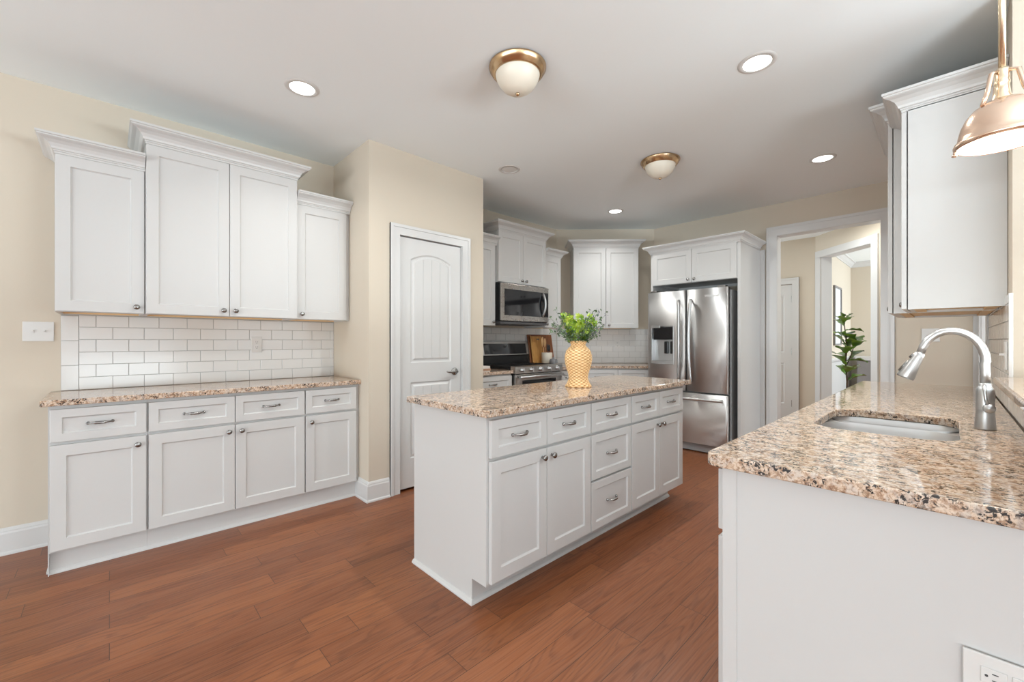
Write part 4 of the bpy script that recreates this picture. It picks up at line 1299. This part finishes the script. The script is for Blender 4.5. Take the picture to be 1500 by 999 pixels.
# =================================================================== CEILING LIGHTS
_dt = MB().lathe([(0.068, -0.001), (0.070, -0.006), (0.090, -0.004), (0.096, -0.0005)], seg=40, cap=False).mesh('trim_ring', M['plate'])
_dl = MB().lathe([(0.0001, -0.0035), (0.069, -0.0035)], seg=40, cap=False).mesh('lens', M['lens'])
_do = MB().lathe([(0.0001, -0.0035), (0.050, -0.0035), (0.069, -0.002)], seg=40, cap=False).mesh('lens', M['lens_off'])
GD = 'recessed ceiling downlights'
for x, y, lit, lab in ((-2.70, 0.838, 1, 'lit recessed downlight above the left wall cabinets'), (-0.73, 2.56, 1, 'lit recessed downlight nearest the sink side, largest of its kind'),
                       (-0.735, 4.295, 1, 'lit recessed downlight before the far doorway'), (-2.717, 4.285, 1, 'lit recessed downlight before the far corner cabinet'),
                       (-2.708, 2.564, 0, 'unlit recessed downlight near the pantry corner')):
    r = thing('ceiling_downlight', lab, 'downlight', (x, y, H), 0, GD)
    link('trim_ring', _dt, r); link('lens', _dl if lit else _do, r)
    if lit:
        l = area_light('downlight_beam', (x, y, H - 0.012), (0, 0, 0), 0.13, 0.13, 4, (0.97, 0.97, 0.93), 'DISK', 120)
GF = 'brass flush-mount ceiling lights'
_fr = MB().lathe([(0.154, 0.0), (0.159, -0.004), (0.159, -0.012), (0.150, -0.022), (0.148, -0.030), (0.140, -0.034), (0.136, -0.044), (0.128, -0.048), (0.122, -0.048), (0.120, -0.035)], seg=56, cap=False).mesh('brass_ring', M['brass'])
_fg = MB().lathe([(0.123, -0.047), (0.118, -0.066), (0.106, -0.092), (0.085, -0.118), (0.058, -0.136), (0.03, -0.145), (0.0001, -0.148)], seg=56, cap=False).mesh('glass_bowl', M['frost'])
_fn = MB().lathe([(0.0001, -0.146), (0.011, -0.147), (0.012, -0.152), (0.009, -0.158), (0.0001, -0.163)], seg=20, cap=False).mesh('finial', M['brass'])
for x, y, lab in ((-1.665, 1.64, 'brass flush-mount ceiling light with cream bowl, larger one nearer the camera'), (-1.695, 3.36, 'brass flush-mount ceiling light with cream bowl, smaller one toward the fridge')):
    r = thing('ceiling_light', lab, 'ceiling light', (x, y, H), 0, GF)
    link('brass_ring', _fr, r); link('glass_bowl', _fg, r); link('finial', _fn, r)
    area_light('bowl_fill_light', (x, y, H - 0.166), (0, 0, 0), 0.02, 0.02, 15, (0.95, 0.98, 0.95), 'DISK', 180)  # fill light added below the bowl, which is itself unlit

# pendant over the sink
pd = thing('pendant_lamp', 'lit brushed brass dome pendant lamp hanging over the sink', 'pendant lamp', (0.114, 2.03, 1.848))
MB().lathe([(0.0001, 0.891), (0.06, 0.891), (0.06, 0.878), (0.02, 0.866), (0.0001, 0.866)], seg=28, cap=False).build('canopy', M['rosebrass'], pd)
MB().tube([(0, 0, 0.215), (0, 0, 0.87)], 0.0085, 14).build('rod', M['palebrass'], pd)
sk = MB().lathe([(0.0001, 0.225), (0.014, 0.225), (0.016, 0.215), (0.0175, 0.19), (0.016, 0.186), (0.0185, 0.182), (0.0185, 0.176), (0.016, 0.172), (0.020, 0.14), (0.030, 0.118), (0.032, 0.112)], seg=28, cap=False)
sk.build('socket', M['palebrass'], pd)
ysk = MB()
for s_ in range(3):
    a = 2 * PI * s_ / 3 + math.radians(46.2) + PI
    c, n_ = math.cos(a), math.sin(a)
    ysk.tube([(0.014 * c, 0.014 * n_, 0.215), (0.034 * c, 0.034 * n_, 0.208), (0.046 * c, 0.046 * n_, 0.150), (0.062 * c, 0.062 * n_, 0.108)], [0.006, 0.0065, 0.0065, 0.006], 8)
ysk.build('yoke', M['rosebrass'], pd)
DP = [(0.030, 0.124), (0.045, 0.120), (0.064, 0.106), (0.080, 0.085), (0.091, 0.058), (0.097, 0.030), (0.099, 0.014), (0.106, 0.009), (0.108, 0.002), (0.106, -0.006), (0.100, -0.008)]
MB().lathe(DP, seg=64, cap=False).build('shade', M['rosebrass'], pd)
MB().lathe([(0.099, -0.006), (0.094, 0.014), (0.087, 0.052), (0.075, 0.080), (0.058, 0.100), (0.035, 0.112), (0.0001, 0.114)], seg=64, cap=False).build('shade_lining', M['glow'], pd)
MB().lathe([(0.0001, 0.012), (0.022, 0.018), (0.032, 0.035), (0.030, 0.055), (0.016, 0.075), (0.014, 0.108)], seg=24, cap=False).build('bulb', M['lens'], pd)
MB().lathe([(0.0001, -0.012), (0.006, -0.014), (0.008, -0.02), (0.0001, -0.024)], (-0.103, 0, 0), seg=14, cap=False).tube([(-0.103, 0, -0.013), (-0.103, 0, -0.004)], 0.004, 8).build('thumb_screw', M['rosebrass'], pd)
area_light('pendant_beam', (0.114, 2.03, 1.845), (0, 0, 0), 0.12, 0.12, 2.0, (1, 0.93, 0.82), 'DISK', 150)

# =================================================================== ROOM BEYOND THE HALL
fg = thing('fiddle_leaf_fig', 'potted fiddle leaf fig seen through the two doorways', 'plant', (-1.075, 8.0, 0.0))
MB().lathe([(0.0001, 0), (0.12, 0), (0.15, 0.28), (0.155, 0.30), (0.14, 0.30), (0.135, 0.26), (0.0001, 0.26)], seg=28, cap=False).build('pot', M['pot'], fg)
tk = MB(); tp = [Vector((0, 0, 0.26)), Vector((0.01, 0, 0.6)), Vector((-0.01, 0.0, 0.9)), Vector((0.0, 0.0, 1.2)), Vector((-0.03, 0, 1.5))]
tk.tube(tp, [0.016, 0.014, 0.013, 0.010, 0.006], 10)
tk.tube([Vector((-0.01, 0, 0.82)), Vector((0.05, 0.02, 1.0)), Vector((0.10, 0.03, 1.2))], [0.009, 0.007, 0.004], 8)
tk.build('trunk', M['bark'], fg)
fl_ = MB(); fl_.merge = True; rnd = random.Random(11)


def bigleaf(p, d, L, W):
    d = d.normalized()
    if d.x < -0.55: d = Vector((-0.55, d.y, d.z + 0.2)).normalized()
    s = d.cross(Vector((0, 0, 1)))
    s = s.normalized() if s.length > 0.1 else Vector((1, 0, 0)); n = s.cross(d).normalized()
    rowsL = []
    for k in range(9):
        u = k / 8
        w = W * (0.10 + 0.55 * math.sin(PI * min(1, u * 0.9)) + 0.45 * math.exp(-((u - 0.68) / 0.2) ** 2)) * (1 if u < 0.98 else 0.15)
        c = p + d * L * u - Vector((0, 0, 1)) * L * 0.28 * u * u
        wav = 0.012 * math.sin(u * 14)
        rowsL.append([c - s * w * 0.5 + n * (0.16 * w + wav), c - s * w * 0.25 + n * 0.05 * w, c, c + s * w * 0.25 + n * 0.05 * w, c + s * w * 0.5 + n * (0.16 * w - wav)])
    for a, b in zip(rowsL, rowsL[1:]):
        for j in range(4): fl_.poly([a[j], a[j + 1], b[j + 1], b[j]], True)


def at_h(z, t=tp):
    for a, b in zip(t, t[1:]):
        if a.z <= z <= b.z: return a.lerp(b, (z - a.z) / (b.z - a.z))
    return t[-1]


k = 0; z = 0.62
while z < 1.5:
    a = k * 2.4 + 0.5
    sc = 1.0 if z < 1.3 else 0.8
    bigleaf(at_h(z), Vector((math.cos(a), math.sin(a), rnd.uniform(0.15, 1.3))), 0.29 * sc * rnd.uniform(0.85, 1.1), 0.23 * sc); k += 1; z += 0.058
for z in (0.95, 1.03, 1.10, 1.17, 1.2):
    a = k * 2.4; q = Vector((0.04 + (z - 0.95) * 0.25, 0.02, z)); bigleaf(q, Vector((math.cos(a), math.sin(a), 1.0)), 0.27, 0.21); k += 1
bigleaf(tp[-1], Vector((-0.2, -0.1, 1)), 0.21, 0.14); bigleaf(tp[-1], Vector((0.5, 0.1, 0.9)), 0.21, 0.15); bigleaf(tp[-1], Vector((-0.5, 0.3, 0.7)), 0.20, 0.14)
fl_.build('leaves', M['fig'], fg)

sb = thing('sideboard', 'grey sideboard with white top at the back of the far room', 'sideboard', (-1.19, 9.98, 0.0))
m = MB()
m.box((0, 0, 0.08), (1.3, 0.42, 0.86)); m.build('body', M['greycloth'], sb)
MB().box((-0.02, -0.02, 0.861), (1.32, 0.43, 0.93), 0.004).build('top', M['trim'], sb)
for x in (0.03, 1.23):
    for y in (0.03, 0.35): MB().box((x, y, 0), (x + 0.05, y + 0.05, 0.079)).build('leg', M['greycloth'], sb)
for x in (0.01, 0.655): MB().box((x, -0.012, 0.10), (x + 0.635, -0.0005, 0.84), 0.003).build('door', M['greycloth'], sb)
pf = thing('picture_frame', 'tall dark-edged framed print on the side wall of the far room', 'picture', (-1.3395, 8.66, 1.14), 90)
MB().box((0, -0.03, 0), (0.03, 0, 1.0)).box((0.60, -0.03, 0), (0.63, 0, 1.0)).box((0.03, -0.03, 0), (0.60, 0, 0.03)).box((0.03, -0.03, 0.97), (0.60, 0, 1.0)).build('frame', M['greycloth'], pf)
MB().box((0.03, -0.012, 0.03), (0.60, -0.002, 0.97)).build('print', M['picture'], pf)
